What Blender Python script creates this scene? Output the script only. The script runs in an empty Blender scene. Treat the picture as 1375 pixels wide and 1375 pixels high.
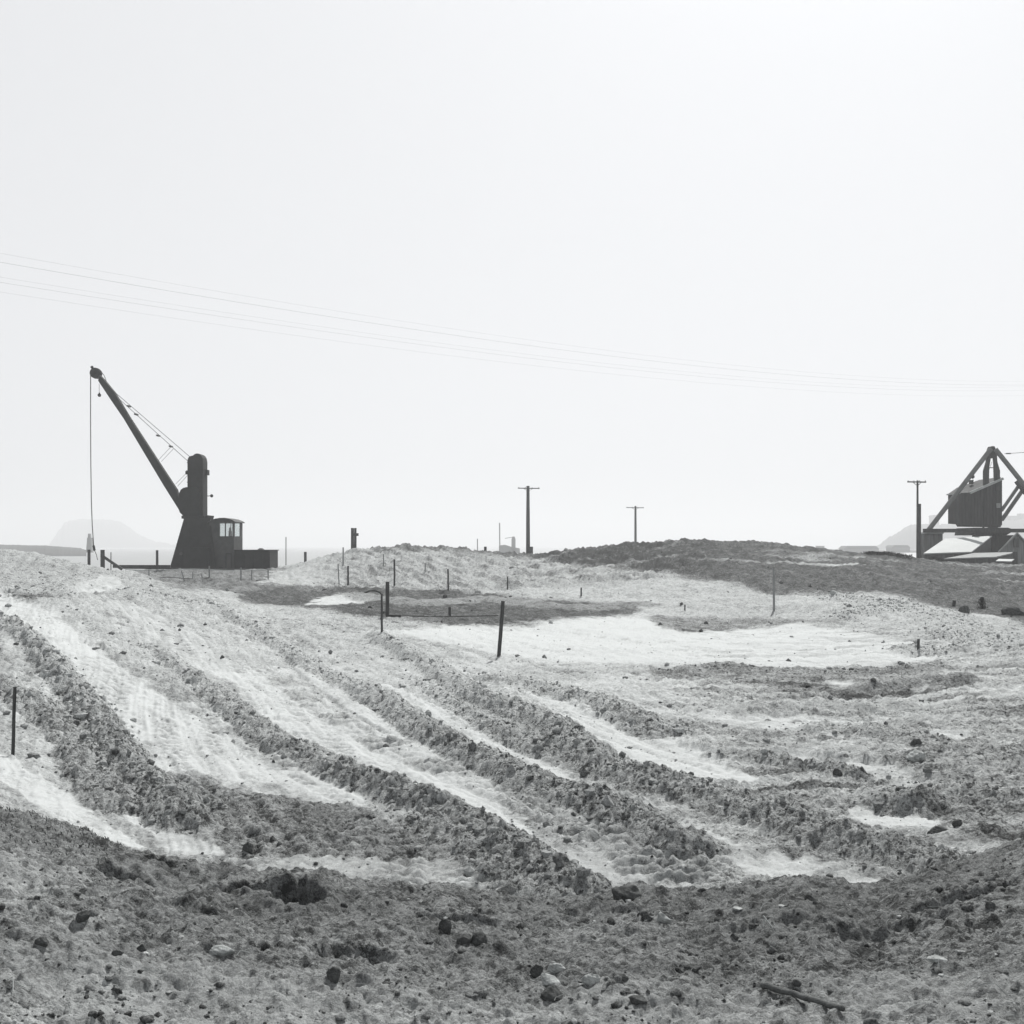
import bpy, bmesh, math, random
import numpy as np
from mathutils import Vector, Matrix
random.seed(7)
R = math.radians
CZ = 3.5          # camera height above the graded flat
F = 1660.0        # focal length in photo pixels (photo is 1375 px wide)
HX, HY = 687.5, 733.0

scene = bpy.context.scene
col = scene.collection

# ------------------------------------------------------------------ helpers
def P(px, py, Y):
    """pixel + distance -> world point"""
    return Vector(((px-HX)/F*Y, Y, CZ-(py-HY)/F*Y))

def tag(o, label=None, cat=None, group=None, kind=None):
    if label: o['label'] = label
    if cat: o['category'] = cat
    if group: o['group'] = group
    if kind: o['kind'] = kind
    return o

def empty(name, loc, label=None, cat=None, group=None):
    o = bpy.data.objects.new(name, None)
    col.objects.link(o); o.location = loc
    o.empty_display_size = .2
    return tag(o, label, cat, group)

class MB:
    def __init__(s): s.v = []; s.f = []
    def add(s, vs, fs):
        n = len(s.v); s.v += [tuple(v) for v in vs]; s.f += [tuple(i+n for i in f) for f in fs]
    def prism(s, pts, Y0, Y1, pts2=None):
        """polygon in px coords at depth Y0 extruded to depth Y1 keeping real size"""
        a = [P(x, y, Y0) for x, y in pts]
        if pts2 is None: b = [v+Vector((0, Y1-Y0, 0)) for v in a]
        else: b = [Vector((P(x, y, Y0).x, Y1, P(x, y, Y0).z)) for x, y in pts2]
        n = len(a)
        s.add(a+b, [tuple(range(n)), tuple(range(2*n-1, n-1, -1))] +
              [(i, i+n, (i+1) % n+n, (i+1) % n) for i in range(n)])
    def box(s, c, d, rot=0):
        cx, cy, cz = c; dx, dy, dz = d[0]/2, d[1]/2, d[2]/2
        cr, sr = math.cos(rot), math.sin(rot); vs = []
        for z in (-dz, dz):
            for x, y in ((-dx, -dy), (dx, -dy), (dx, dy), (-dx, dy)):
                vs.append((cx+x*cr-y*sr, cy+x*sr+y*cr, cz+z))
        s.add(vs, [(0,3,2,1),(4,5,6,7),(0,1,5,4),(1,2,6,5),(2,3,7,6),(3,0,4,7)])
    def tube(s, pts, r, seg=8, r2=None, jit=0):
        pts = [Vector(p) for p in pts]; n = len(pts); vs = []
        for i, p in enumerate(pts):
            d = (pts[min(i+1, n-1)]-pts[max(i-1, 0)]).normalized()
            u = d.cross(Vector((0, 1, 0)))
            if u.length < .1: u = d.cross(Vector((1, 0, 0)))
            u.normalize(); w = d.cross(u)
            rr = r if r2 is None else r+(r2-r)*i/(n-1)
            for k in range(seg):
                a = 2*math.pi*k/seg
                q = rr*(1+random.uniform(-jit, jit))
                vs.append(p+u*math.cos(a)*q+w*math.sin(a)*q)
        fs = [(i*seg+k, i*seg+(k+1) % seg, (i+1)*seg+(k+1) % seg, (i+1)*seg+k) for i in range(n-1) for k in range(seg)]
        fs += [tuple(range(seg-1, -1, -1)), tuple((n-1)*seg+k for k in range(seg))]
        s.add(vs, fs)
    def bar(s, a, b, w, t):
        a, b = Vector(a), Vector(b); d = (b-a).normalized()
        u = d.cross(Vector((0, 1, 0)))
        if u.length < .05: u = Vector((1, 0, 0))
        u.normalize(); v = u.cross(d).normalized()
        vs = []
        for p in (a, b):
            for x, y in ((-1, -1), (1, -1), (1, 1), (-1, 1)):
                vs.append(p+u*x*w/2+v*y*t/2)
        s.add(vs, [(0,3,2,1),(4,5,6,7),(0,1,5,4),(1,2,6,5),(2,3,7,6),(3,0,4,7)])
    def sphere(s, c, r, seg=12, rings=8):
        c = Vector(c); vs = [c+Vector((0, 0, r))]
        for i in range(1, rings):
            t = math.pi*i/rings
            for k in range(seg):
                a = 2*math.pi*k/seg
                vs.append(c+Vector((math.sin(t)*math.cos(a), math.sin(t)*math.sin(a), math.cos(t)))*r)
        vs.append(c-Vector((0, 0, r))); fs = []
        for k in range(seg): fs.append((0, 1+k, 1+(k+1) % seg))
        for i in range(rings-2):
            for k in range(seg):
                fs.append((1+i*seg+k, 1+(i+1)*seg+k, 1+(i+1)*seg+(k+1) % seg, 1+i*seg+(k+1) % seg))
        L = len(vs)-1
        for k in range(seg): fs.append((L, 1+(rings-2)*seg+(k+1) % seg, 1+(rings-2)*seg+k))
        s.add(vs, fs)
    def build(s, name, mat, parent=None, smooth=False, bevel=0):
        me = bpy.data.meshes.new(name)
        o0 = Vector((0, 0, 0))
        if parent is not None: o0 = parent.location if parent.parent is None else parent.parent.location
        me.from_pydata([tuple(Vector(v)-o0) for v in s.v], [], s.f)
        bm = bmesh.new(); bm.from_mesh(me); bmesh.ops.recalc_face_normals(bm, faces=bm.faces); bm.to_mesh(me); bm.free()
        me.materials.append(mat)
        o = bpy.data.objects.new(name, me); col.objects.link(o)
        if parent is not None: o.parent = parent
        if smooth:
            for p in me.polygons: p.use_smooth = True
        if bevel:
            m = o.modifiers.new('b', 'BEVEL'); m.width = bevel; m.segments = 2; m.limit_method = 'ANGLE'
        return o

# ------------------------------------------------------------------ numpy noise
def hsh(ix, iy, seed):
    with np.errstate(over='ignore'):
        h = (ix.astype(np.int64)*374761393+iy.astype(np.int64)*668265263+seed*1442695041) & 0xffffffff
        h = (h ^ (h >> 13))*1274126177 & 0xffffffff
        h = (h ^ (h >> 16))*2246822519 & 0xffffffff
        h = h ^ (h >> 13)
    return (h & 0xffffff)/16777216.0
def gn(x, y, seed=0):
    ix = np.floor(x); iy = np.floor(y); fx = x-ix; fy = y-iy
    u = fx*fx*fx*(fx*(fx*6-15)+10); v = fy*fy*fy*(fy*(fy*6-15)+10)
    def g(ox, oy):
        a = hsh(ix+ox, iy+oy, seed)*6.2831853
        return np.cos(a)*(fx-ox)+np.sin(a)*(fy-oy)
    a = g(0, 0); b = g(1, 0); c = g(0, 1); d = g(1, 1)
    return ((a+(b-a)*u)*(1-v)+(c+(d-c)*u)*v)*1.5
def worley(x, y, seed=0):
    """distance to the nearest feature point + random id"""
    ix = np.floor(x); iy = np.floor(y)
    best = np.full(x.shape, 9.0); rid = np.zeros(x.shape)
    for ox in (-1, 0, 1):
        for oy in (-1, 0, 1):
            cx = ix+ox; cy = iy+oy
            px = cx+hsh(cx, cy, seed); py = cy+hsh(cx, cy, seed+17)
            d = np.hypot(px-x, py-y); m = d < best
            best = np.where(m, d, best); rid = np.where(m, hsh(cx, cy, seed+31), rid)
    return best, rid
def sst(a, b, x):
    t = np.clip((x-a)/(b-a), 0, 1); return t*t*(3-2*t)

# ------------------------------------------------------------------ base relief: distance/height profiles along columns
CREST = [(-900,1010),(-300,1060),(0,1085),(100,1115),(200,1145),(300,1163),(400,1170),(520,1185),(640,1200),(720,1213),(790,1205),(850,1192),(950,1196),(1010,1190),(1080,1176),(1120,1180),(1180,1193),(1220,1178),(1280,1162),(1375,1130),(1700,1085),(2300,1040)]
PROF = {
 -900: [(13,1.2),(20,1.2),(40,2.2),(62,3.0),(80,2.5),(110,1.3),(135,-3)],
 -200: [(13,.8),(20,.8),(30,1.5),(40,2.0),(60,2.9),(68,3.3),(74,3.1),(85,2.2),(110,1.0),(135,-3)],
 0:    [(11.6,.75),(14,.5),(20,.5),(30,1.24),(40,1.6),(60,2.52),(68,3.25),(74,3.1),(85,2),(110,1.0),(135,-3)],
 60:   [(11.6,.5),(14,.35),(20,.35),(30,1.05),(40,1.5),(60,2.4),(67,3.08),(75,2.2),(90,1.2),(115,1.1),(132,-3)],
 110:  [(11.6,.3),(14,.2),(20,.2),(30,.85),(40,1.3),(60,2.3),(66,2.52),(75,1.8),(90,1.2),(118,1.2),(128,-3)],
 200:  [(11.6,.15),(13,0),(20,.05),(30,.4),(40,.8),(55,1.6),(62,1.8),(72,1.2),(123,1.2),(127,-3)],
 300:  [(11.6,.1),(13,0),(30,.1),(40,.4),(55,1.0),(60,1.1),(70,.85),(90,1.1),(123,1.2),(127,-3)],
 375:  [(11.6,.1),(13,0),(38,0),(55,.5),(75,.6),(90,.75),(110,1.2),(123,1.2),(127,-3)],
 440:  [(11.6,.1),(13,0),(38,0),(55,.5),(75,.5),(90,.4),(112,2.9),(120,2.2),(140,-3)],
 540:  [(11.6,.1),(13,0),(38,0),(50,.43),(60,.54),(72,.6),(86,.55),(115,3.57),(125,3),(150,-3)],
 640:  [(11.6,.1),(13,0),(38,0),(48,.26),(60,.35),(86,.44),(118,3.15),(130,2.6),(160,2.2),(185,-3)],
 720:  [(11.6,.1),(13,0),(38,0),(48,.2),(60,.35),(86,.55),(122,2.5),(165,2.35),(195,-3)],
 790:  [(11.6,.1),(13,0),(38,0),(48,.26),(60,.35),(80,.51),(95,1.67),(112,3.36),(130,3.0),(170,2.4),(200,-3)],
 850:  [(11.6,.1),(13,0),(38,0),(50,.34),(65,.4),(80,.75),(95,1.84),(110,3.7),(130,3.2),(170,2.4),(215,-3)],
 920:  [(11.6,.1),(13,0),(38,0),(50,.2),(65,.4),(80,1.0),(92,2.17),(108,4.2),(125,3.6),(170,2.2),(230,-3)],
 1000: [(11.6,.1),(13,0),(38,0),(54,0),(68,.55),(80,1.1),(92,2.0),(106,3.88),(125,3.3),(170,2),(240,-3)],
 1100: [(11.6,.1),(13,0),(38,0),(46,.12),(54,.18),(65,.56),(78,.96),(92,1.78),(104,3.12),(125,2.4),(170,1.6),(250,-3)],
 1170: [(11.6,.1),(13,0),(38,0),(50,.2),(60,.35),(75,.7),(90,1.5),(104,2.87),(120,2.0),(170,1.5),(260,-3)],
 1240: [(11.6,.2),(13,.05),(38,.05),(50,.19),(60,.17),(70,.55),(90,1.1),(106,2.29),(120,1.6),(170,1.4),(270,-3)],
 1375: [(11.6,.5),(14,.15),(38,.2),(45,.1),(55,0),(70,.1),(90,.68),(110,1.7),(122,1.4),(170,1.3),(280,-3)],
 1700: [(11.6,.8),(14,.3),(38,.3),(70,.3),(90,.68),(110,1.6),(130,1.4),(170,1.3),(280,-3)],
 2500: [(11.6,1.0),(14,.5),(38,.4),(70,.5),(110,1.5),(170,1.3),(280,-3)],
}
GX = np.arange(-900, 2501, 8.0)
GL = np.linspace(math.log(2.0), math.log(600.0), 900)
def build_base():
    keys = sorted(PROF); Z = np.zeros((len(keys), len(GL))); Yv = np.exp(GL)
    for i, k in enumerate(keys):
        cy = np.interp(k, [c[0] for c in CREST], [c[1] for c in CREST])
        zc = CZ-(cy-HY)/F*9.4
        pts = [(2, 1.3+.5*(zc-.85)), (4.5, 1.24+.5*(zc-.85)), (6, 1.17+.4*(zc-.85)), (7.6, 1.03+.7*(zc-.85)), (9.4, zc)] + PROF[k]+[(330, -6), (700, -8)]
        Z[i] = np.interp(Yv, [p[0] for p in pts], [p[1] for p in pts])
    G = np.zeros((len(GX), len(GL)))
    xs = np.array(keys, float)
    for j in range(len(GL)): G[:, j] = np.interp(GX, xs, Z[:, j])
    # crest height needs its own fine column shape near the berm
    cy = np.interp(GX, [c[0] for c in CREST], [c[1] for c in CREST]); zc = CZ-(cy-HY)/F*9.4
    w = np.exp(-((Yv-9.2)/1.1)**2)
    lin = np.interp(GX, xs, [CZ-(np.interp(k, [c[0] for c in CREST], [c[1] for c in CREST])-HY)/F*9.4 for k in keys])
    G += (zc-lin)[:, None]*w[None, :]
    def blur(a, ax, s):
        n = int(3*s)+1; k = np.exp(-.5*(np.arange(-n, n+1)/s)**2); k /= k.sum()
        pad = [(0, 0), (0, 0)]; pad[ax] = (n, n); b = np.pad(a, pad, mode='edge')
        return np.apply_along_axis(lambda r: np.convolve(r, k, mode='valid'), ax, b)
    G = blur(G, 1, 2.6); G = blur(G, 0, 1.6)
    return G
GB = build_base()
def zbase(X, Y):
    px = HX+X/np.maximum(Y, 2.0)*F
    fi = np.clip((px-GX[0])/8.0, 0, len(GX)-1.001)
    fj = np.clip((np.log(np.maximum(Y, 2.0))-GL[0])/(GL[1]-GL[0]), 0, len(GL)-1.001)
    i = fi.astype(int); j = fj.astype(int); a = fi-i; b = fj-j
    return (GB[i, j]*(1-a)+GB[i+1, j]*a)*(1-b)+(GB[i, j+1]*(1-a)+GB[i+1, j+1]*a)*b
YS = np.exp(np.linspace(math.log(3.0), math.log(300), 4000))
def ground_at(px, py, near=False, zf=zbase, ymin=None):
    """first ground point seen at this place of the photograph"""
    X = (px-HX)/F*YS; z = zf(X, YS); q = HY+(CZ-z)/YS*F
    lo = ymin or (3.0 if near else 10.6)
    m = (YS > lo) & (q <= py)
    k = int(np.argmax(m)) if m.any() else len(YS)-1
    return float(X[k]), float(YS[k])

# ------------------------------------------------------------------ lanes, windrows, tracks (traced, then laid on the ground)
# ridge: points, half width m, height m, roughness
RIDGES = [
 ([(275,806),(340,845),(385,872),(440,905),(500,932),(550,968),(600,998),(630,1015),(655,1024),(700,1048),(764,1069),(807,1084),(840,1102),(876,1117),(929,1143)], .44, .32, 1.0),
 ([(190,868),(250,905),(290,935),(330,965),(363,998),(408,1013),(452,1036),(492,1053),(541,1071),(579,1084),(630,1107),(655,1122),(681,1142),(720,1168),(770,1198)], .50, .30, 1.0),
 ([(500,850),(571,889),(620,920),(665,945),(705,962),(745,985),(766,1002),(802,1026),(840,1044),(900,1060),(967,1078),(1050,1105),(1120,1130),(1200,1150)], .50, .32, 1.0),
 ([(545,1085),(600,1112),(660,1148),(720,1185),(745,1200)], .6, .14, 1.0),
 ([(560,905),(620,945),(680,985),(740,1015)], .5, .10, .8),
 ([(640,905),(725,922),(758,935),(807,945),(842,963),(878,985),(903,986)], .6, .22, .9),
 ([(960,1018),(1005,1020),(1038,1025),(1076,1036),(1124,1042),(1150,1047)], .32, .18, 1.0),
 ([(1150,1070),(1180,1080),(1213,1089),(1246,1086)], .4, .24, 1.1),
 ([(1060,1100),(1100,1112),(1140,1127),(1178,1145),(1216,1153),(1290,1165)], .45, .2, 1.1),
 ([(-60,800),(0,836),(50,874),(90,915),(122,955),(150,1000),(180,1040),(212,1072),(245,1108)], .5, .34, 1.2),
 ([(-60,905),(20,930),(70,965),(105,1000),(130,1045),(165,1085)], .6, .22, 1.1),
 ([(60,806),(120,832),(170,868),(215,903),(262,940)], .7, .10, .6),
 ([(470,800),(560,812),(650,806),(740,815),(860,812)], 1.2, .25, .5),
 ([(0,800),(40,797),(90,803)], 1.0, .3, .8),
 ([(150,790),(220,800),(275,812)], 1.2, .25, .8),
 ([(900,903),(1000,904),(1120,905),(1200,905),(1260,897)], .8, .16, .8),
 ([(1120,930),(1180,926),(1230,920),(1290,917)], .7, .2, .7),
 ([(930,955),(1010,957),(1090,948),(1200,952)], .8, .14, .5),
 ([(1150,975),(1200,973),(1300,968)], .6, .14, .5),
 ([(1040,982),(1140,985),(1230,998),(1260,1010)], .7, .2, .8),
 ([(1200,1050),(1290,1062),(1375,1075)], .5, .14, .9),
 ([(1260,1040),(1330,1030),(1400,1015)], .8, .2, .9),
 ([(920,812),(980,822),(1060,815),(1120,826)], 1.4, .35, .7),
 ([(1120,800),(1180,812),(1250,826),(1300,850)], 1.6, .4, .9),
 ([(1130,835),(1180,822),(1210,808)], 1.0, .35, .8),
 ([(1200,870),(1260,878),(1330,872),(1400,885)], 1.0, .3, .9),
 ([(1240,850),(1300,862),(1375,860)], 1.2, .35, .9),
]
# lane strips: (px, py, horizontal width px), brightness 0..1
LANES = [
 ([(-20,800,50),(20,818,60),(64,844,60),(115,882,66),(165,922,90),(216,958,110),(265,990,140),(320,1025,150),(390,1055,100),(450,1075,30)], .92),
 ([(350,1000,18),(401,1018,30),(426,1036,34),(455,1060,30),(487,1084,14)], 1.0),
 ([(150,808,40),(178,818,50),(229,849,50),(280,887,56),(318,907,50)], .78),
 ([(318,905,46),(350,918,56),(401,955,72),(452,991,100),(477,1012,110),(528,1033,130),(579,1051,130),(617,1064,80),(650,1095,64),(688,1122,50)], .97),
 ([(730,1150,50),(764,1153,70),(815,1168,60),(848,1180,30)], .75),
 ([(400,895,10),(439,922,16),(490,958,20),(554,992,22),(579,1005,22),(630,1028,20),(681,1053,16),(720,1070,10)], .9),
 ([(515,920,20),(554,948,46),(592,973,60),(630,994,60),(655,1008,60),(700,1030,56),(738,1046,40),(789,1066,26),(827,1081,22),(878,1102,24),(929,1117,34),(980,1142,50),(1050,1163,90),(1100,1172,90),(1160,1188,60)], .9),
 ([(560,886,12),(630,904,16),(700,920,22),(738,938,28),(766,958,34),(802,976,60),(840,995,90),(878,1014,110),(929,1034,80),(1000,1046,40)], .97),
 ([(400,1158,40),(470,1165,70),(530,1172,80),(610,1168,60),(660,1190,50),(712,1209,20)], .72),
 ([(-30,1010,40),(20,1040,50),(60,1070,60),(110,1102,54),(150,1124,40),(185,1136,14)], 1.0),
 ([(150,1078,18),(180,1096,30),(215,1116,24)], .95),
 ([(215,1120,16),(250,1135,40),(285,1146,20)], .8),
 ([(1150,1088,16),(1180,1098,60),(1220,1104,60),(1245,1108,30)], .95),
 ([(1060,1020,50),(1110,1028,60),(1160,1036,70),(1200,1045,40)], .85),
 ([(1220,1055,40),(1290,1062,70),(1360,1070,60)], .75),
 ([(150,775,20),(130,790,40),(95,795,24)], .80),
]
POLYS = [  # bright / dark patches (polygon, brightness, roughness, soft px)
 ([(505,846),(600,842),(700,843),(760,835),(830,827),(868,828),(890,846),(920,850),(1000,846),(1080,842),(1130,846),(1200,858),(1245,872),(1248,884),(1190,894),(1100,899),(1000,900),(850,894),(760,892),(700,884),(640,874),(580,860)], 1.0, .12, 3),
 ([(930,962),(1050,958),(1130,966),(1170,984),(1300,982),(1300,997),(1170,994),(1060,985),(960,975)], .95, .2, 4),
 ([(1105,917),(1220,920),(1285,912),(1240,925),(1130,923)], .95, .1, 2),
 ([(1150,940),(1200,938),(1290,945),(1250,955),(1180,952)], .85, .2, 4),
 ([(408,812),(430,803),(455,800),(485,803),(505,807),(480,812),(440,815)], .95, .3, 2),
 ([(980,1000),(1060,995),(1150,1005),(1170,1020),(1090,1022),(1000,1012)], .8, .5, 6),
 ([(1300,925),(1400,915),(1400,945),(1310,940)], .85, .3, 6),
 ([(1260,1120),(1340,1125),(1340,1140),(1250,1138)], .75, .4, 6),
 ([(366,770),(400,757),(440,746),(540,737),(700,748),(760,757),(880,765),(1010,790),(1030,800),(900,800),(860,806),(760,802),(620,790),(500,790),(400,786),(350,784)], .84, .8, 5),
 ([(-300,742),(60,744),(140,764),(250,794),(285,812),(200,806),(90,796),(-300,797)], .74, .9, 6),
 ([(1060,796),(1200,800),(1290,820),(1250,828),(1150,812),(1090,815)], .9, .8, 5),
]
DARKS = [
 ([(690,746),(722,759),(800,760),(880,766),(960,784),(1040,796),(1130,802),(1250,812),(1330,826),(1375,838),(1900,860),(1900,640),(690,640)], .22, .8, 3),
 ([(480,700),(700,700),(715,752),(690,748),(640,744),(600,741),(560,739),(500,741)], .38, .6, 2),
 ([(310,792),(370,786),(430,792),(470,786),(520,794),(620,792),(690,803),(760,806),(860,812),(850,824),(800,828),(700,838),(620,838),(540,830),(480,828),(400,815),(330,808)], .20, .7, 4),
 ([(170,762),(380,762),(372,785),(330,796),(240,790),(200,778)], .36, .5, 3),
 ([(870,900),(1000,902),(1120,901),(1240,898),(1270,908),(1110,916),(1150,934),(1080,934),(980,915),(880,912)], .50, .7, 5),
 ([(1110,926),(1180,928),(1240,922),(1295,914),(1295,921),(1230,929),(1140,937)], .30, .7, 3),  # ditch shadow painted into the soil tone as a dark strip
 ([(250,1060),(290,1045),(400,1070),(500,1090),(590,1125),(650,1172),(560,1158),(440,1158),(380,1158),(290,1140),(270,1090)], .40, .7, 12),
 ([(300,1012),(318,1015),(350,1040),(380,1050),(350,1052),(310,1030)], .45, .6, 6),
 ([(0,797),(90,800),(90,806),(0,814)], .38, .8, 3),
 ([(840,832),(880,826),(1130,838),(1000,845),(920,850),(890,846)], .5, .7, 3),
 ([(626,1080),(660,1068),(720,1105),(690,1105)], .45, .6, 5),
]
TRACKS = [  # cleat prints: points, half width m, amplitude, cleat spacing
 ([(375,912),(426,948),(465,971),(513,1000),(559,1020),(605,1038),(655,1058),(700,1074),(730,1089),(759,1099),(789,1115),(825,1128)], .34, .05, .32),
 ([(470,1045),(530,1070),(590,1095),(640,1118)], .25, .05, .32),
 ([(830,1140),(853,1158),(868,1186)], .28, .05, .32),
 ([(905,1150),(925,1165),(935,1182)], .28, .04, .32),
 ([(240,1045),(330,1095),(430,1140),(520,1172)], .5, .035, .32),
 ([(330,1060),(430,1095),(520,1130),(600,1162)], .5, .03, .32),
 ([(1000,1150),(1080,1158),(1150,1172)], .4, .02, .32),
 ([(760,1050),(830,1072),(900,1092)], .3, .03, .32),
 ([(150,880),(230,935),(300,980),(380,1030)], .25, .015, .32),
]

def seg_field(X, Y, pts, pad):
    """distance to a world polyline, length along it and interpolated third value"""
    D = np.full(X.shape, 99.0, np.float32); S = np.zeros(X.shape, np.float32); W = np.ones(X.shape, np.float32)
    s0 = 0
    for (a, b) in zip(pts[:-1], pts[1:]):
        ax, ay, aw = a; bx, by, bw = b
        L = math.hypot(bx-ax, by-ay)+1e-6
        m = (X > min(ax, bx)-pad) & (X < max(ax, bx)+pad) & (Y > min(ay, by)-pad) & (Y < max(ay, by)+pad)
        if m.any():
            x = X[m]; y = Y[m]
            t = np.clip(((x-ax)*(bx-ax)+(y-ay)*(by-ay))/(L*L), 0, 1)
            d = np.hypot(x-ax-t*(bx-ax), y-ay-t*(by-ay))
            o = D[m]; k = d < o
            o = np.where(k, d, o); D[m] = o
            q = S[m]; S[m] = np.where(k, s0+t*L, q)
            q = W[m]; W[m] = np.where(k, aw+(bw-aw)*t, q)
        s0 += L
    return D, S, W
def smooth_line(pts, n=5):
    out = []
    q = [pts[0]]+list(pts)+[pts[-1]]
    for i in range(1, len(q)-2):
        for k in range(n):
            t = k/n
            out.append(tuple(.5*((2*q[i][c])+(-q[i-1][c]+q[i+1][c])*t+(2*q[i-1][c]-5*q[i][c]+4*q[i+1][c]-q[i+2][c])*t*t+(-q[i-1][c]+3*q[i][c]-3*q[i+1][c]+q[i+2][c])*t**3) for c in range(len(pts[0]))))
    out.append(tuple(pts[-1])); return out
def poly_sd(x, y, poly):
    """signed distance in poly units, positive inside"""
    ins = np.zeros(x.shape, bool); D = np.full(x.shape, 1e9)
    n = len(poly)
    for i in range(n):
        ax, ay = poly[i]; bx, by = poly[(i+1) % n]
        c = ((ay > y) != (by > y)) & (x < (bx-ax)*(y-ay)/(by-ay+1e-9)+ax); ins ^= c
        L2 = (bx-ax)**2+(by-ay)**2+1e-9
        t = np.clip(((x-ax)*(bx-ax)+(y-ay)*(by-ay))/L2, 0, 1)
        D = np.minimum(D, np.hypot((x-ax-t*(bx-ax))/2.2, y-ay-t*(by-ay)))
    return np.where(ins, D, -D)

_A = [ground_at(x, y) for x, y in RIDGES[0][0]]
AX = np.array([p[0] for p in _A][::-1]); AY = np.array([p[1] for p in _A][::-1])
def terrain(X, Y, spacing):
    """height and soil brightness at world positions"""
    zb = zbase(X, Y)
    Yc = np.maximum(Y, 2.0)
    px = HX+X/Yc*F; py = HY+(CZ-zb)/Yc*F
    # world-scale warp used on every outline
    n1 = gn(X*.9, Y*.9, 3); n2 = gn(X*3.1, Y*3.1, 4); n3 = gn(X*9, Y*9, 5)
    n0 = gn(X*.23, Y*.23, 6)
    flat = sst(9.7, 11.3, Y+.35*gn(X*1.7, Y*1.7, 2))                     # 0 on the near bank, 1 beyond it
    # ---- default soil tone and roughness
    v = .80+.10*n0+.10*n1
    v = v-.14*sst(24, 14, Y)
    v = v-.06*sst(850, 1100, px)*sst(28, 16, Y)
    rough = .75-.33*sst(50, 35, Y)*sst(1000, 850, px)
    fx = px+(n1*10+n2*6); fy = py+(n1*5+n2*3.0)*np.clip(18/Yc, .25, 1)
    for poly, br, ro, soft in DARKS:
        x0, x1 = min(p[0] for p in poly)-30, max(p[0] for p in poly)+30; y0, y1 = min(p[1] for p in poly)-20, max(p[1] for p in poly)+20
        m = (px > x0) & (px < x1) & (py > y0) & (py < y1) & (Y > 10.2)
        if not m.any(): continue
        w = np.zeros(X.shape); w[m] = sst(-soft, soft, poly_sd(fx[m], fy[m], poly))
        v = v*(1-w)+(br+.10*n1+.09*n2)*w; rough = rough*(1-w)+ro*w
    for poly, br, ro, soft in POLYS:
        x0, x1 = min(p[0] for p in poly)-30, max(p[0] for p in poly)+30; y0, y1 = min(p[1] for p in poly)-20, max(p[1] for p in poly)+20
        m = (px > x0) & (px < x1) & (py > y0) & (py < y1) & (Y > 10.2)
        if not m.any(): continue
        w = np.zeros(X.shape); w[m] = sst(-soft, soft, poly_sd(fx[m], fy[m], poly))
        v = v*(1-w)+(br+.05*n2)*w; rough = rough*(1-w)+ro*w
    # ---- bright lanes
    lanes = np.zeros(X.shape); fade0 = np.clip((.05/spacing-1.0)/1.2, 0, 1)
    for pts, br in LANES:
        wp = []
        for (x, y, w) in pts:
            gx, gy = ground_at(x, y); wp.append((gx, gy, w*gy/F*.5))
        wp = smooth_line(wp, 4)
        D, S, W = seg_field(X, Y, wp, 4.0); D = D*.72
        rag = .22*n1+.16*n2+.10*n3
        w = sst(1.14, .82, D/np.maximum(W, .05)+rag*1.5+.16*gn(X*21, Y*21, 66)*fade0)*flat
        w = w*(1-.35*sst(.1, .5, gn(S*.8, D*5, 8)))
        v = v*(1-w)+(br+.06*n2-.10*np.maximum(n1, 0))*w; rough = rough*(1-w)+.10*w; lanes = np.maximum(lanes, w)
    # wavy streaks on the churned right side, driven-over streaks elsewhere
    rs_ = sst(820, 1000, px)*sst(11, 13, Y)*sst(60, 45, Y)*(1-lanes)
    st_ = gn(X*.35+.3*n1, Y*1.5, 60)+.6*gn(X*.8, Y*3.6, 61)
    v = v+rs_*(.34*st_-.06)+.10*(1-rs_)*gn((X+Y*.35)*2.2, Y*.35, 62)*flat
    hs = sst(86, 92, Y)*sst(700, 760, px)
    v = v+hs*(.9*np.maximum(0, gn(X*.10+.3*n0, Y*.5, 63)-.18)+.10*gn(X*.5, Y*1.6, 64)-.12*np.maximum(0, gn(X*.16, Y*1.1, 65)-.1))
    # ---- wheel and cleat marks running with the lanes
    q = X-np.interp(Y, AY, AX)
    act = flat*sst(1060, 900, px)*sst(60, 44, Y)
    s1 = gn(q*4.5, Y*.22, 80); s2 = gn(q*12, Y*.4, 81); s3 = gn(q*26, Y*.8, 82)*np.clip((.04/spacing-1)/1.2, 0, 1)
    v = v+act*(.11*s1+.10*s2+.07*s3)
    zs_ = act*(.022*s1+.016*s2+.008*s3)
    band = sst(.02, .22, gn(q*1.15, Y*.05, 83))*sst(-.35, .1, gn(X*.5, Y*.3, 84))*act
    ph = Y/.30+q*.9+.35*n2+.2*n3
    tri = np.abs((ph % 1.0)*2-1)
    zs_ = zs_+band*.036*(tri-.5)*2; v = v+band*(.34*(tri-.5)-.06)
    # ---- windrows
    zr = np.zeros(X.shape); rr = np.zeros(X.shape)
    for k, (pts, hw, h, ro) in enumerate(RIDGES):
        wp = smooth_line([ground_at(x, y)+(1.0,) for x, y in pts], 4)
        sc = 1.0 if wp[0][1] < 45 else 1.25
        D, S, W = seg_field(X, Y, wp, 3.5)
        ends = sst(0, 1.2, S)
        d = D/(hw*.9*sc*(1+.22*gn(S*.7, S*0+k, 11)+.16*n2))
        prof = np.maximum(0, 1-d*d)**1.4
        hh = h*(1+.35*gn(S*.9, S*0+k*3., 12))*ends
        zr = np.maximum(zr, prof*hh*.62*flat)
        w = sst(1.15, .8, d)*ends*flat
        rr = np.maximum(rr, w*ro)
        tone = .80 if k not in (15, 16, 12) else .52
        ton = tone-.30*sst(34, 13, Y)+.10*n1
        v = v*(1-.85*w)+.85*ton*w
    rough = np.maximum(rough*(1-rr), rr*1.05)
    # ---- cleat prints
    zt = np.zeros(X.shape)
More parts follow.
